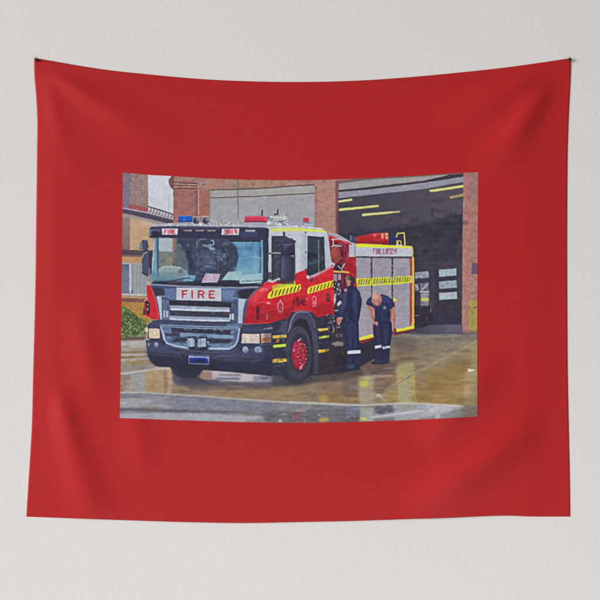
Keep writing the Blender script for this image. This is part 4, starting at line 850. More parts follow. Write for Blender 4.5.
P([(149, 346), (158, 350), (200, 354), (240, 355), (272, 353), (272, 357), (240, 359), (190, 356), (150, 352)], (70, 76, 106), .6, 1.6); P([(244, 328), (272, 328.6), (272, 332.6), (244, 332.4)], (70, 76, 106), .6, .8); P([(150, 322), (162, 321), (160, 327), (150, 327.4)], (74, 80, 108), .6, .8)
SPK([(150, 346), (272, 352), (272, 373), (152, 362)], 60, [(66, 70, 98), (44, 46, 66), (78, 82, 110)], .5, 1.5, 2.6, .45, .5)
P([(178, 351), (189, 352), (188, 366), (184, 365)], (44, 46, 64), .5, .7); P([(209, 353), (217, 353), (214, 367), (210, 367)], (46, 48, 66), .5, .7)
SPK([(200, 352), (238, 354), (236, 360), (210, 360)], 12, [(72, 78, 110)], .4, .9, 3, .6, .3)
# red panels: soft reflections
SPK([(250, 303), (268, 301), (300, 295), (332, 289), (332, 312), (296, 307), (262, 321), (246, 320)], 50, [(222, 58, 70), (178, 22, 40), (190, 26, 44)], .7, 2.2, 1.8, .4, .7)
P([(284, 309), (296, 305), (292, 313), (286, 318)], (150, 24, 38), .6, 1); P([(312, 306), (332, 303), (332, 313), (318, 315)], (166, 22, 38), .6, 1)
SPK([(147, 290), (151, 290), (157, 316), (150, 316)], 16, [(226, 70, 84), (180, 26, 42)], .4, 1, .8, .5, .3)
# arch, steps and dark gear
SPK([(272, 326), (288, 320), (288, 374), (272, 374)], 40, [(68, 72, 98), (42, 43, 58), (84, 88, 116)], .5, 1.4, 1.4, .55, .3)
SPK([(313, 318), (333, 318), (333, 362), (316, 370)], 60, [(64, 66, 90), (38, 38, 50), (76, 66, 78)], .5, 1.5, 1.5, .55, .3)
SPK(ell(297.6, 354.4, 14, 28), 60, [(66, 68, 84), (46, 48, 60), (76, 78, 94)], .5, 1.3, .8, .45, .3)
SPK(ell(299.4, 354.6, 6.8, 14), 40, [(206, 60, 84), (128, 22, 42), (226, 150, 156), (150, 30, 50)], .3, .8, .8, .65)
SPK([(330, 330), (346, 330), (346, 368), (322, 372)], 46, [(78, 66, 70), (40, 38, 48), (98, 84, 82)], .5, 1.4, 1.8, .55, .3)
# mirrors and side glass
P([(282, 243.4), (293, 243.2), (294, 245), (283, 245.6)], (92, 98, 132), .7, .4); L([(281.4, 254.3), (291, 255.8)], .9, (34, 36, 50), .8, .2); L([(294.6, 258), (294.6, 279)], .7, (96, 98, 120), .6, .3)
SPK([(272, 238), (280, 238), (280, 276), (272, 278)], 30, [(84, 90, 106), (48, 48, 62), (96, 92, 100)], .4, 1.2, 1.4, .5, .3)
SPK([(308, 240), (323, 240), (324, 268), (308, 274)], 36, [(66, 84, 98), (36, 42, 56), (84, 106, 116)], .4, 1.2, 1.6, .5, .3)
# roof gear
SPK([(208, 218), (244, 220), (244, 225), (208, 225)], 40, [(120, 124, 140), (216, 220, 228), (92, 94, 112), (186, 178, 158)], .3, .8, 1.4, .8)
SPK([(152, 224), (178, 222.6), (178, 226), (152, 227)], 16, [(206, 210, 216), (126, 130, 146)], .3, .7, 1.8, .8)
SPK([(270, 216), (312, 224), (310, 228), (270, 227)], 44, [(128, 132, 152), (206, 210, 220), (150, 156, 172)], .3, .9, 1.6, .7)
# reel, red shoulder, rear dome
SPK([(330, 238), (349, 243), (349, 268), (332, 268)], 36, [(110, 30, 48), (168, 60, 70), (84, 26, 44), (186, 90, 92)], .4, 1.2, 1.2, .5, .2)
for k in range(5):
    L(ell(336.6, 254.2, 6.2 - k * .9, 9.6 - k * 1.5, -4, 24, 40, 150), .5, (112, 46, 48), .6)
SPK([(357, 238), (388, 234), (388, 243), (357, 244)], 30, [(214, 62, 62), (160, 28, 40)], .5, 1.4, 2, .5, .3)
SPK([(357, 248), (411, 249), (411, 256), (357, 256)], 30, [(196, 198, 212), (216, 220, 230)], .5, 1.6, 2, .5, .4)
# shutters: dents and streaks
SPK([(357, 259), (409, 259), (409, 325), (374, 333), (359, 337)], 110, [(150, 146, 158), (180, 176, 186), (158, 150, 160)], .5, 2.0, 2.4, .4, .4)
for v_ in (266, 291, 305, 318):
    L([(394, v_), (409, v_ - .6)], .8, (188, 184, 192), .5, .4); L([(357, v_ + 3), (370, v_ + 2.4)], .8, (146, 142, 154), .5, .4)
P([(148, 340), (160, 344), (172, 350), (212, 354), (238, 351), (272, 345), (272, 351), (238, 357), (200, 357), (150, 349)], (78, 88, 122), .45, 2.4)
P([(147, 356), (272, 366), (272, 376), (200, 370), (156, 366)], (38, 40, 56), .5, 2.2); P([(264, 328), (273, 328), (273, 374), (264, 374)], (42, 44, 62), .45, 2)
P([(163, 289), (176, 289), (176, 300), (168, 299)], (108, 128, 172), .5, 2); P([(222, 289), (236, 289), (240, 299), (224, 301)], (108, 134, 176), .5, 2); P([(246, 300), (256, 290), (266, 285), (282, 283), (268, 291), (254, 303)], (232, 70, 78), .5, 2)
P([(243, 316), (290, 308), (288, 319), (244, 324)], (158, 22, 38), .45, 2); P([(308, 296), (333, 288), (333, 300), (310, 306)], (224, 48, 58), .4, 2.4)
P([(281, 258), (284, 257), (284, 279), (281, 279)], (92, 98, 130), .5, 1); P([(290, 258), (295, 259), (295, 279), (290, 279)], (46, 48, 66), .5, 1)
P([(297, 234), (300, 234), (300, 272), (297, 272)], (224, 230, 238), .4, 1.4); P([(302, 234), (305, 234), (305, 270), (302, 271)], (176, 186, 202), .5, 1.2)
CUR[0] = PERSON_A
P([(344, 292), (347.6, 291), (344, 308), (340, 316)], (74, 82, 126), .5, 1.2); P([(357.6, 292), (361.6, 300), (360, 314), (357, 318)], (32, 36, 58), .6, 1.2); P([(347.4, 324), (351, 324), (351.6, 350), (349, 350)], (60, 68, 106), .5, 1.2); P([(356.4, 324), (359, 322), (360, 350), (357.4, 350)], (30, 33, 54), .6, 1)
CUR[0] = PERSON_B
P([(376, 324), (379, 323), (379.6, 344), (377.4, 345)], (62, 68, 104), .5, 1.1); P([(388.6, 322), (392, 322), (390, 346), (388, 346)], (30, 32, 50), .6, 1); P([(368, 300), (371, 297.6), (370, 303), (367, 304)], (66, 76, 124), .5, .8); P([(387, 309), (390.4, 309), (390.4, 321), (387.6, 321)], (30, 34, 58), .6, .9)
CUR[0] = PERSON_A
SPK([(345, 290), (359, 292), (360, 314), (357, 348), (346, 330)], 46, [(60, 68, 112), (36, 40, 68), (52, 58, 98)], .5, 1.6, .7, .5, .4)
L([(349.6, 292), (348.6, 304), (344, 313)], .9, (34, 38, 66), .7, .4); L([(356, 316), (352, 321), (346, 320)], .8, (66, 74, 118), .6, .4); L([(350, 326), (350.4, 350)], .8, (60, 66, 104), .5, .4)
L([(347.2, 282), (346.2, 283.4), (347.2, 283.8)], .6, (140, 88, 82), .8); L([(346.6, 279.4), (350, 279)], .7, (48, 40, 46), .8, .2)
CUR[0] = PERSON_B
SPK([(383, 298), (392, 301), (390, 320), (376, 320), (377, 308), (383, 306)], 30, [(58, 68, 116), (36, 42, 72), (52, 60, 102)], .5, 1.5, .9, .5, .4)
SPK([(375, 324), (391, 324), (388, 360), (376, 360)], 36, [(58, 64, 100), (38, 42, 68)], .5, 1.5, .6, .5, .4)
L([(373.4, 299), (373.2, 303)], .6, (150, 96, 90), .7, .2); E(380.8, 300.6, .8, 1.3, (196, 132, 120), .9, 10, .2)
L([(372, 308), (375, 317)], .6, (214, 160, 144), .6, .2); L([(391.4, 309), (390.6, 319)], .7, (140, 86, 74), .6, .3)
CUR[0] = STATION
SPK([(340, 204), (462, 194), (462, 266), (416, 266), (416, 240), (340, 232)], 70, [(70, 68, 84), (52, 50, 62), (80, 74, 84)], .8, 3.2, 2.4, .4, .8)
SPK([(434, 302), (461, 302), (461, 324), (434, 325)], 30, [(72, 66, 74), (46, 44, 56), (60, 60, 80)], .5, 1.6, 1.2, .5, .4)
SPK([(318, 182), (335, 182), (335, 240), (318, 236)], 50, [(190, 150, 138), (146, 104, 98), (160, 124, 116)], .4, 1.2, 2, .5, .3)
SPK([(464, 176), (477, 174), (477, 330), (463, 330)], 80, [(184, 140, 130), (140, 98, 94), (156, 116, 112)], .4, 1.3, 2, .5, .3)
SPK([(175, 176), (340, 180), (312, 184), (210, 188), (176, 188)], 60, [(184, 146, 130), (130, 92, 86)], .4, 1.1, 2, .5, .3)
SPK([(175, 191), (208, 191), (208, 216), (175, 218)], 50, [(166, 122, 116), (124, 84, 84)], .4, 1.1, 2, .5, .3)
CUR[0] = GROUND
_g = OWN[GROUND][..., None]
_b = np.stack([blur1(blur1(blur1(blur1(IMG[..., c], 7, 1), 7, 1), 3, 0), 3, 0) for c in range(3)], -1)
_rows = np.clip((VV - 338) / 6, 0, 1)[:, None, None].astype(np.float32)
IMG = IMG * (1 - .62 * _g * _rows) + _b * .62 * _g * _rows
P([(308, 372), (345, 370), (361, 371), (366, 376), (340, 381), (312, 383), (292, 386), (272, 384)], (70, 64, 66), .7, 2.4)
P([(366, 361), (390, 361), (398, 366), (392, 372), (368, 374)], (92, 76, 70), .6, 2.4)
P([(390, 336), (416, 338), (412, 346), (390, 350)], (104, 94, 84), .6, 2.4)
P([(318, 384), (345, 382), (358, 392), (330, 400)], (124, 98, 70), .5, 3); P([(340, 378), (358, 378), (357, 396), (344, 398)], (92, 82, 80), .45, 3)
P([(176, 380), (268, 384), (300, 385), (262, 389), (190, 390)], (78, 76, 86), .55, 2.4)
P([(416, 376), (462, 364), (463, 398), (418, 403)], (148, 118, 66), .35, 4); P([(420, 346), (470, 340), (440, 360), (415, 366)], (140, 128, 108), .4, 3)
for (u_, v_, w_, h_, c_) in ((365, 384, 8, 6, (186, 184, 84)), (404, 392, 12, 24, (168, 162, 112)), (324, 398, 10, 6, (168, 142, 70)), (366, 395, 14, 14, (168, 158, 136))):
    P(ell(u_, v_, w_ / 2, h_ / 2), c_, .4, 1.6)
L([(116, 392.6), (140, 392.4), (200, 396), (245, 399.4), (290, 402.6), (335, 404.2)], .9, (198, 194, 190), .75, .3)
L([(290, 402.2), (335, 404.2), (362, 405.4), (400, 403.4), (425, 403.8), (463, 406.4)], 1.2, (204, 200, 190), .8, .4)
L([(385, 391), (400, 381.6), (415, 372), (430, 365), (452, 353), (477, 341)], .8, (184, 172, 140), .6, .4); L([(381, 394), (400, 382.6), (412, 375)], .6, (92, 80, 66), .7, .2)
SPK([(118, 396), (290, 404), (460, 407), (470, 415), (300, 421), (118, 416)], 300, [(196, 198, 204), (160, 162, 168), (84, 84, 92), (106, 108, 116)], .15, .38, 1.8, .7)
for (a_, b_, w_, c_) in (((120, 399.4), (136, 398.6), 1.6, (176, 178, 184)), ((118, 404), (150, 402), 1.4, (186, 188, 194)), ((120, 409), (190, 411), 1.6, (86, 86, 94)), ((372, 417), (424, 410.4), 1.4, (210, 212, 216)), ((122, 345), (147, 344.4), 1.2, (196, 192, 184)), ((121, 358), (134, 357.4), 1.2, (124, 104, 60)), ((123, 353), (146, 352), 1.0, (128, 110, 70)), ((126, 373.4), (171, 367.6), 1.2, (212, 204, 196))):
    L([a_, b_], w_, c_, .6, .6)
P([(468, 368.4), (470.6, 369.6), (474.6, 369.6), (474, 370.8), (470.8, 371.2), (468.8, 372.2)], (240, 236, 206), 1, .2)
for k in range(70):
    u = random.uniform(300, 462); v = random.uniform(338, 402)
    L([(u, v), (u + random.uniform(5, 18), v - random.uniform(-.3, .8))], random.uniform(.6, 1.8), random.choice([(168, 154, 118), (104, 88, 64), (118, 100, 70), (156, 136, 88)]), random.uniform(.15, .4), .8, False)
for k in range(44):
    u = random.uniform(176, 300); v = random.uniform(386, 398)
    L([(u, v), (u + random.uniform(5, 18), v + random.uniform(-.2, .6))], random.uniform(.6, 1.6), random.choice([(164, 142, 104), (104, 92, 74), (120, 110, 98)]), random.uniform(.15, .4), .8, False)

# ---------- finish of the print: print grain, softness of the cloth print ----------
# the edges of a photographed, printed and woven picture are never ruler straight
wx = field(4.0, 4.0) * .10 + field(1.5, 1.5) * .035
wy = field(4.0, 4.0) * .09 + field(1.5, 1.5) * .035
yf = np.clip(np.arange(H)[:, None] + wy * S, 0, H - 1.01); xf = np.clip(np.arange(W)[None, :] + wx * S, 0, W - 1.01)
yy = yf.astype(int); xx = xf.astype(int); ty = (yf - yy)[..., None].astype(np.float32); tx = (xf - xx)[..., None].astype(np.float32)
IMG = (IMG[yy, xx] * (1 - tx) + IMG[yy, xx + 1] * tx) * (1 - ty) + (IMG[yy + 1, xx] * (1 - tx) + IMG[yy + 1, xx + 1] * tx) * ty
IDM = IDM[yy, xx]
# tone of the print: muted inks, uneven over short distances
lum = (IMG @ np.array([.3, .59, .11], np.float32))[..., None]
val = .5 * lum + .5 * IMG.min(-1, keepdims=True)
IMG *= np.interp(val, [0, 55, 110, 165, 208, 226, 240, 255], [0, 51, 110, 155, 184, 208, 230, 248]).astype(np.float32) / np.maximum(val, 1)
lum = (IMG @ np.array([.3, .59, .11], np.float32))[..., None]
wet = soften((IDM == GROUND).astype(np.float32), .8)[..., None]
IMG = IMG * (1 - wet * .08) + (lum * np.array([.985, .965, .96], np.float32)) * wet * .08
IMG = lum + (IMG - lum) * np.array([.95, .91, .92], np.float32)
IMG += np.array([.5, -1.5, 2.0], np.float32) * (1 - lum / 255)
wide = np.stack([soften(IMG[..., c], 5.0) for c in range(3)], -1)
near = np.stack([soften(IMG[..., c], 1.6) for c in range(3)], -1)
IMG = IMG + (IMG - wide) * .13 + (IMG - near) * .10
act = np.abs(lum[..., 0] - soften(lum[..., 0], 2.5)); act = np.clip(soften(act, 2.5) / 14, 0, 1)      # busy places carry more print noise
g = field(4.5, 3.5) * 2.0 + field(2.0, 1.7) * 2.0 + field(1.0, 1.0) * 2.2 * (.5 + .9 * act) + field(.55, .55) * 1.5
IMG *= (1 + g / 150)[..., None]; IMG += (g * .35)[..., None]
for c in range(3):
    IMG[..., c] += field(2.6, 2.6) * 1.2 + field(1.2, 1.2) * 1.0
detail = IMG - np.stack([soften(IMG[..., c], 1.4) for c in range(3)], -1)
IMG += detail * .42
IMG = np.clip(IMG, 0, 255)
for c in range(3):
    IMG[..., c] = soften(IMG[..., c], .5)


# =====================================================================
#  2.  CLOTH
# =====================================================================
def curve(pts):
    """smooth interpolation through a list of (t, value)"""
    t = np.array([p[0] for p in pts], float); y = np.array([p[1] for p in pts], float)
    m = np.gradient(y, t)

    def f(x):
        x = np.clip(np.asarray(x, float), t[0], t[-1])
        i = np.clip(np.searchsorted(t, x) - 1, 0, len(t) - 2)
        h = t[i + 1] - t[i]; s = (x - t[i]) / h
        return ((2 * s ** 3 - 3 * s ** 2 + 1) * y[i] + (s ** 3 - 2 * s ** 2 + s) * h * m[i]
                + (-2 * s ** 3 + 3 * s ** 2) * y[i + 1] + (s ** 3 - s ** 2) * h * m[i + 1])
    return f


top_c = curve([(34, 58), (55, 61.5), (75, 65), (100, 69), (150, 74.6), (200, 79), (250, 81.4), (300, 82), (350, 81), (400, 78), (450, 73.5), (510, 67), (540, 62.8), (571, 58.2)])
bot_c = curve([(26, 516.6), (75, 518.4), (150, 521), (200, 522.4), (240, 523), (300, 522), (350, 521), (410, 519), (450, 517.8), (480, 516.4), (505, 515.6), (530, 516.4), (570, 516.6)])
lef_c = curve([(58, 34), (75, 34.3), (95, 36), (118, 37.2), (150, 37), (200, 36.4), (300, 35), (377, 33), (430, 31.6), (460, 29.8), (485, 28.2), (518, 26.2)])
rig_c = curve([(58, 571.2), (80, 570.6), (110, 569), (145, 567.8), (200, 567.2), (300, 567.2), (380, 567.8), (440, 569), (490, 570), (518, 570.2)])
ptop = curve([(119, 172), (123, 172.4), (147, 174.8), (175, 176.2), (215, 178.6), (265, 180), (310, 180.1), (340, 179.4), (375, 177.9), (425, 175.2), (460, 173), (480, 172.1)])
pbot = curve([(118, 418), (140, 418.7), (175, 420), (215, 421.3), (265, 422.4), (300, 422.7), (345, 422), (375, 421.2), (425, 419.2), (450, 418), (480, 416.4)])
plef = curve([(171, 122.6), (225, 122.3), (280, 121.8), (330, 121.3), (380, 120.5), (424, 119.6)])
prig = curve([(171, 478.2), (230, 477.8), (300, 477.3), (424, 477.3)])


def edges_grid(lc, rc, tc, bc, na, nb, vt, vb):
    a = np.linspace(0, 1, na)[None, :]; b = np.linspace(0, 1, nb)[:, None]
    vg = vt + (vb - vt) * b
    u = lc(vg) + (rc(vg) - lc(vg)) * a
    tv, bv = tc(u), bc(u)
    v = tv + (bv - tv) * b
    u = lc(v) + (rc(v) - lc(v)) * a
    return u, v


def ridge(u, v, p0, p1, w0, w1, amp, f0=.12, f1=.35, bend=0.0):
    d = np.array(p1, float) - np.array(p0, float); ln = np.hypot(*d); d /= ln
    du, dv = u - p0[0], v - p0[1]
    t = (du * d[0] + dv * d[1]) / ln
    s = -du * d[1] + dv * d[0] - bend * 4 * t * (1 - t)
    w = w0 + (w1 - w0) * np.clip(t, 0, 1)
    sm = lambda x: np.clip(x, 0, 1) ** 2 * (3 - 2 * np.clip(x, 0, 1))
    win = sm(t / f0) * sm((1 - t) / f1)
    return amp * np.exp(-(s / w) ** 2) * win


def relief(u, v):
    """distance of the cloth from the wall in mm"""
    sm = lambda x: np.clip(x, 0, 1) ** 2 * (3 - 2 * np.clip(x, 0, 1))
    z = 4.0 + 0 * u
    # folds drawn by the weight from the two pinned corners
    z = z + ridge(u, v, (566, 58), (470, 184), 7, 22, 13, .34, .5, -5)
    z = z + ridge(u, v, (558, 60), (425, 128), 7, 20, 10, .3, .5, -4)
    z = z + ridge(u, v, (40, 64), (92, 210), 6, 17, 2.6, .3, .6, 3)
    z = z + ridge(u, v, (42, 64), (190, 150), 6, 22, 7, .25, .5, 5)
    # slack folds low down
    z = z + ridge(u, v, (560, 402), (392, 514), 18, 19, 21, .5, .4, -9)
    z = z + ridge(u, v, (510, 352), (415, 450), 16, 18, 13, .4, .4, 0)
    z = z + ridge(u, v, (56, 376), (98, 530), 9, 21, 10.5, .3, .2, 3)
    z = z + ridge(u, v, (74, 290), (98, 410), 14, 16, 6, .4, .35, 0)
    z = z + ridge(u, v, (132, 396), (146, 484), 14, 14, 5.5, .45, .45)
    # broad slow waves of hanging cloth
    z = z + 1.5 * np.sin(u / 92 + 1.1) * np.sin(v / 150 + .3) + .6 * np.sin(u / 47 + v / 120) * np.clip((v - 380) / 140, 0, 1)
    # the hems lie close to the wall
    hem = sm((567.5 - u) / 48) * sm((u - 27) / 30) * sm((v - top_c(u)) / 22)
    z = z * hem + .9 * (1 - hem)
    # held tight to the wall at the pins
    for (pu, pv) in ((36, 60), (569, 60)):
        k = np.exp(-(((u - pu) ** 2 + (v - pv) ** 2) / 14 ** 2))
        z = z * (1 - k) + 1.6 * k
    return np.maximum(z, 1.0)


def to_world(u, v, dist_mm):
    y = dist_mm / 1000.0
    k = 1 - y / CAM_D
    return np.stack([(u - 300) * PX * k, -y + 0 * u, (300 - v) * PX * k], -1)


def grid_mesh(name, pos, keep=None, col=None):
    nb, na = pos.shape[:2]
    idx = np.arange(na * nb).reshape(nb, na)
    q = np.stack([idx[:-1, :-1], idx[1:, :-1], idx[1:, 1:], idx[:-1, 1:]], -1).reshape(-1, 4)
    if keep is not None: q = q[keep.reshape(-1)]
    used = np.unique(q); remap = np.full(na * nb, -1); remap[used] = np.arange(len(used))
    q = remap[q]; co = pos.reshape(-1, 3)[used]
    me = bpy.data.meshes.new(name)
    me.vertices.add(len(co)); me.vertices.foreach_set('co', co.astype(np.float32).ravel())
    me.loops.add(q.size); me.loops.foreach_set('vertex_index', q.astype(np.int32).ravel())
    me.polygons.add(len(q)); me.polygons.foreach_set('loop_start', np.arange(0, q.size, 4, dtype=np.int32))
    me.update(calc_edges=True)
    me.polygons.foreach_set('use_smooth', np.ones(len(q), bool))
    if col is not None:
        at = me.color_attributes.new('print', 'FLOAT_COLOR', 'POINT')
        c = col.reshape(-1, 3)[used]
        at.data.foreach_set('color', np.concatenate([c, np.ones((len(c), 1))], 1).astype(np.float32).ravel())
    return me


def link(name, me, mat, parent=None):
    o = bpy.data.objects.new(name, me); COL.objects.link(o)
    me.materials.append(mat)
    if parent: o.parent = parent
    return o


# ---------- materials ----------
def new_mat(name):
    m = bpy.data.materials.new(name); m.use_nodes = True
    nt = m.node_tree; nt.nodes.clear()
    out = nt.nodes.new('ShaderNodeOutputMaterial'); b = nt.nodes.new('ShaderNodeBsdfPrincipled')
    nt.links.new(b.outputs[0], out.inputs[0])
    return m, nt, b


def weave(nt, b, colour_socket, amt=.035):
    """fine polyester weave: thread bump and slight thread-to-thread colour change"""
    N, K = nt.nodes, nt.links
    tc = N.new('ShaderNodeTexCoord')
    mp = N.new('ShaderNodeMapping'); mp.inputs['Scale'].default_value = (1, 1, 1); K.new(tc.outputs['Object'], mp.inputs[0])
    outs = []
    for sc in ((260, 1, 22), (22, 1, 260)):
        m2 = N.new('ShaderNodeMapping'); m2.inputs['Scale'].default_value = sc; K.new(mp.outputs[0], m2.inputs[0])
        n = N.new('ShaderNodeTexNoise'); n.inputs['Scale'].default_value = 1.0; n.inputs['Detail'].default_value = 2; K.new(m2.outputs[0], n.inputs['Vector']); outs.append(n.outputs['Fac'])
    ad = N.new('ShaderNodeMath'); ad.operation = 'ADD'; K.new(outs[0], ad.inputs[0]); K.new(outs[1], ad.inputs[1])
    mr = N.new('ShaderNodeMapRange'); mr.inputs['From Min'].default_value = .6; mr.inputs['From Max'].default_value = 1.4
    mr.inputs['To Min'].default_value = 1 - amt; mr.inputs['To Max'].default_value = 1 + amt; K.new(ad.outputs[0], mr.inputs['Value'])
    vm = N.new('ShaderNodeVectorMath'); vm.operation = 'SCALE'; K.new(colour_socket, vm.inputs[0]); K.new(mr.outputs[0], vm.inputs['Scale'])
    K.new(vm.outputs[0], b.inputs['Base Color'])
    bp = N.new('ShaderNodeBump'); bp.inputs['Strength'].default_value = .07; bp.inputs['Distance'].default_value = .001; K.new(ad.outputs[0], bp.inputs['Height']); K.new(bp.outputs[0], b.inputs['Normal'])
    b.inputs['Roughness'].default_value = .6
    b.inputs['Specular IOR Level'].default_value = .24
    try:
        b.inputs['Sheen Weight'].default_value = .06; b.inputs['Sheen Roughness'].default_value = .5
    except KeyError: pass


def s2l(c):
    c = np.asarray(c, float) / 255.0
    return np.where(c <= .04045, c / 12.92, ((c + .055) / 1.055) ** 2.4)


E_REF = 0.80           # how bright a pure white cloth would show (linear)
RED = np.array((.512, .0160, .0172))

m_red, nt, b = new_mat('red_cloth')
rgb = nt.nodes.new('ShaderNodeRGB'); rgb.outputs[0].default_value = (*RED, 1)
weave(nt, b, rgb.outputs[0], .035)
m_print, nt, b = new_mat('printed_cloth')
at = nt.nodes.new('ShaderNodeAttribute'); at.attribute_name = 'print'
weave(nt, b, at.outputs['Color'], .014)

m_wall, nt, b = new_mat('white_plaster')
N, K = nt.nodes, nt.links
tc = N.new('ShaderNodeTexCoord')
n1 = N.new('ShaderNodeTexNoise'); n1.inputs['Scale'].default_value = 95; n1.inputs['Detail'].default_value = 5; n1.inputs['Roughness'].default_value = .55
n2 = N.new('ShaderNodeTexNoise'); n2.inputs['Scale'].default_value = 1.3; n2.inputs['Detail'].default_value = 3
n3 = N.new('ShaderNodeTexNoise'); n3.inputs['Scale'].default_value = 62; n3.inputs['Detail'].default_value = 2
for n in (n1, n2, n3): K.new(tc.outputs['Object'], n.inputs['Vector'])
# scattered little pits in the plaster
pit = N.new('ShaderNodeMapRange'); pit.inputs['From Min'].default_value = .30; pit.inputs['From Max'].default_value = .40; K.new(n3.outputs['Fac'], pit.inputs['Value'])
mix = N.new('ShaderNodeMath'); mix.operation = 'MULTIPLY_ADD'; mix.inputs[1].default_value = .8; K.new(pit.outputs[0], mix.inputs[0]); K.new(n1.outputs['Fac'], mix.inputs[2])
bp = N.new('ShaderNodeBump'); bp.inputs['Strength'].default_value = .10; bp.inputs['Distance'].default_value = .004; K.new(mix.outputs[0], bp.inputs['Height']); K.new(bp.outputs[0], b.inputs['Normal'])
cr = N.new('ShaderNodeValToRGB'); cr.color_ramp.elements[0].position = .35; cr.color_ramp.elements[1].position = .65
WALL_A = (.834, .797, .770, 1); WALL_B = (.844, .814, .790, 1)
cr.color_ramp.elements[0].color = WALL_A; cr.color_ramp.elements[1].color = WALL_B
K.new(n2.outputs['Fac'], cr.inputs[0]); K.new(cr.outputs[0], b.inputs['Base Color'])
b.inputs['Roughness'].default_value = .9; b.inputs['Specular IOR Level'].default_value = .15

m_pin, nt, b = new_mat('black_pin')
n = nt.nodes.new('ShaderNodeTexNoise'); n.inputs['Scale'].default_value = 300
cr = nt.nodes.new('ShaderNodeValToRGB'); cr.color_ramp.elements[0].color = (.008, .008, .008, 1); cr.color_ramp.elements[1].color = (.03, .027, .026, 1)
nt.links.new(n.outputs['Fac'], cr.inputs[0]); nt.links.new(cr.outputs[0], b.inputs['Base Color']); b.inputs['Roughness'].default_value = .38
m_steel, nt, b = new_mat('pin_steel')
b.inputs['Base Color'].default_value = (.5, .5, .5, 1); b.inputs['Metallic'].default_value = 1; b.inputs['Roughness'].default_value = .3

# ---------- wall ----------
bm = bmesh.new()
w2 = 2.6
vs = [bm.verts.new(p) for p in ((-w2, 0, -w2), (w2, 0, -w2), (w2, 0, w2), (-w2, 0, w2), (-w2, .12, -w2), (w2, .12, -w2), (w2, .12, w2), (-w2, .12, w2))]
for f in ((0, 1, 2, 3), (5, 4, 7, 6), (0, 4, 5, 1), (1, 5, 6, 2), (2, 6, 7, 3), (3, 7, 4, 0)):
    bm.faces.new([vs[i] for i in f])
me = bpy.data.meshes.new('wall'); bm.to_mesh(me); bm.free()
wall = link('wall', me, m_wall); wall['kind'] = 'structure'

# ---------- tapestry ----------
tap = bpy.data.objects.new('tapestry', None); COL.objects.link(tap)
tap['label'] = 'red cloth wall tapestry printed with a fire engine picture, pinned to a white plaster wall'
tap['category'] = 'tapestry'

cu, cv = edges_grid(lef_c, rig_c, top_c, bot_c, 362, 310, 58, 517)
pos = to_world(cu, cv, relief(cu, cv))
me = grid_mesh('cloth', pos)
cloth = link('cloth', me, m_red, tap)
md = cloth.modifiers.new('thickness', 'SOLIDIFY'); md.thickness = .0009; md.offset = -1

NA, NB = 930, 642
pu, pv = edges_grid(plef, prig, ptop, pbot, NA, NB, 172, 420)
pos = to_world(pu, pv, relief(pu, pv) + .5)
xi = np.clip(((pu - U0) * S - .5), 0, W - 1.001); yi = np.clip(((pv - V0) * S - .5), 0, H - 1.001)
x0 = xi.astype(int); y0 = yi.astype(int); fx = (xi - x0)[..., None]; fy = (yi - y0)[..., None]
rgbv = (IMG[y0, x0] * (1 - fx) + IMG[y0, x0 + 1] * fx) * (1 - fy) + (IMG[y0 + 1, x0] * (1 - fx) + IMG[y0 + 1, x0 + 1] * fx) * fy
lin = np.minimum(s2l(rgbv) / E_REF, .95)
fu = .25 * (pu[:-1, :-1] + pu[1:, :-1] + pu[1:, 1:] + pu[:-1, 1:]); fv = .25 * (pv[:-1, :-1] + pv[1:, :-1] + pv[1:, 1:] + pv[:-1, 1:])
fid = IDM[np.clip(((fv - V0) * S).astype(int), 0, H - 1), np.clip(((fu - U0) * S).astype(int), 0, W - 1)]
base = link('printed_picture', grid_mesh('printed_picture', pos, fid == GROUND, lin), m_print, tap)
base['label'] = 'printed picture of a fire engine parked on wet concrete outside a brick fire station'
for k, nm, lb in ((ENGINE, 'printed_fire_engine', 'red and white fire engine with dark blue front in the print'),
                  (STATION, 'printed_fire_station', 'brick fire station with an open dark bay in the print'),
                  (HOUSE, 'printed_house', 'tan house with brick chimney at the left of the print'),
                  (SHRUB, 'printed_shrub', 'green shrub in front of the tan house in the print'),
                  (PERSON_A, 'printed_person', 'printed person in dark blue overalls and cap standing at the pump bay'),
                  (PERSON_B, 'printed_person', 'printed bald person in navy shirt bending over beside the shutters')):
    o = link(nm, grid_mesh(nm, pos, fid == k, lin), m_print, base)
    o['label'] = lb

# ---------- pins ----------
def pin_mesh():
    prof = [(0, .0105), (.0022, .0104), (.0043, .0096), (.0054, .0080), (.0057, .0064), (.0052, .0050), (.0040, .0042), (.0030, .0034), (.0046, .0020), (.0050, .0010), (.0046, .0), (0, 0)]
    bm = bmesh.new(); n = 28; rings = []
    for r, h in prof:
        rings.append([bm.verts.new((r * .94 * math.cos(2 * math.pi * i / n), -h * .55, r * .94 * math.sin(2 * math.pi * i / n))) for i in range(n)] if r else [bm.verts.new((0, -h * .55, 0))])
    for a, c in zip(rings[:-1], rings[1:]):
        for i in range(n):
            j = (i + 1) % n
            if len(a) == 1: bm.faces.new((a[0], c[i], c[j]))
            elif len(c) == 1: bm.faces.new((a[i], a[j], c[0]))
            else: bm.faces.new((a[i], a[j], c[j], c[i]))
    bmesh.ops.recalc_face_normals(bm, faces=bm.faces[:])
    me = bpy.data.meshes.new('pin_head'); bm.to_mesh(me); bm.free()
    me.polygons.foreach_set('use_smooth', [True] * len(me.polygons))
    return me


def needle_mesh():
    bm = bmesh.new()
    bmesh.ops.create_cone(bm, cap_ends=True, segments=10, radius1=.0006, radius2=.0001, depth=.014)
    from mathutils import Matrix
    bm.transform(Matrix.Rotation(-math.pi / 2, 4, 'X')); bm.transform(Matrix.Translation((0, .006, 0)))
    me = bpy.data.meshes.new('needle'); bm.to_mesh(me); bm.free()
    return me


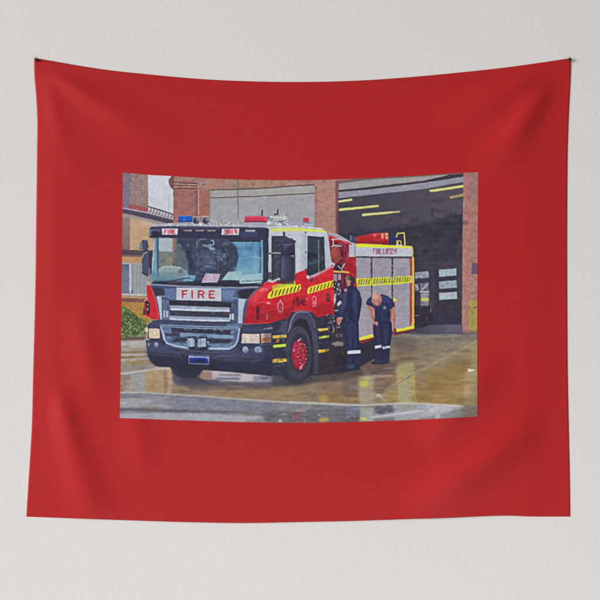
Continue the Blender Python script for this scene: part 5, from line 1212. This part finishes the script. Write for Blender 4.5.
hm, nm_ = pin_mesh(), needle_mesh()
hm.materials.append(m_pin); nm_.materials.append(m_steel)
for (u, v, tilt, lb) in ((36.6, 60.0, (6, 14), 'black push pin in the left upper corner of the red tapestry'),
                         (569.6, 60.0, (-3, -4), 'black push pin in the right upper corner of the red tapestry')):
    d = float(relief(np.array([float(u)]), np.array([float(v)]))[0]) + .7
    r = bpy.data.objects.new('push_pin', None); COL.objects.link(r)
    r.location = tuple(to_world(np.array(float(u)), np.array(float(v)), np.array(d)))
    r.rotation_euler = (math.radians(tilt[0]), 0, math.radians(tilt[1]))
    r['label'] = lb; r['category'] = 'push pin'; r['group'] = 'black push pins holding the tapestry'
    for n_, m_ in (('pin_head', hm), ('needle', nm_)):
        o = bpy.data.objects.new(n_, m_); COL.objects.link(o); o.parent = r

# =====================================================================
#  3.  LIGHT AND CAMERA
# =====================================================================
from mathutils import Vector
world = bpy.data.worlds.new('World'); scene.world = world; world.use_nodes = True
bg = world.node_tree.nodes['Background']; bg.inputs[0].default_value = (1.0, .94, .91, 1); bg.inputs[1].default_value = .20


def area(name, loc, target, size, power, col):
    li = bpy.data.lights.new(name, 'AREA'); li.shape = 'SQUARE'; li.size = size; li.energy = power; li.color = col
    o = bpy.data.objects.new(name, li); COL.objects.link(o); o.location = loc
    o.rotation_euler = (Vector(target) - Vector(loc)).to_track_quat('-Z', 'Y').to_euler()
    return o


area('left_key_light', (-22, -10.5, 3.5), (0, 0, 0), 9.0, 5900, (.985, 1.0, 1.0))  # unseen area lamp placed far left so the folds shade sideways
area('low_fill_light', (0.5, -4.2, -4.0), (0, 0, -.8), 3.0, 110, (.97, .99, 1.0))  # added fill lamp below the view, makes the lower wall and cloth brighter


cam = bpy.data.cameras.new('camera'); co = bpy.data.objects.new('camera', cam); COL.objects.link(co)
co.location = (0, -CAM_D, 0); co.rotation_euler = (math.radians(90), 0, 0)
cam.sensor_width = 36; cam.lens = 36 * CAM_D / (600 * PX); cam.clip_end = 100
scene.camera = co
scene.view_settings.view_transform = 'Standard'; scene.view_settings.look = 'None'
scene.view_settings.exposure = 0; scene.view_settings.gamma = 1
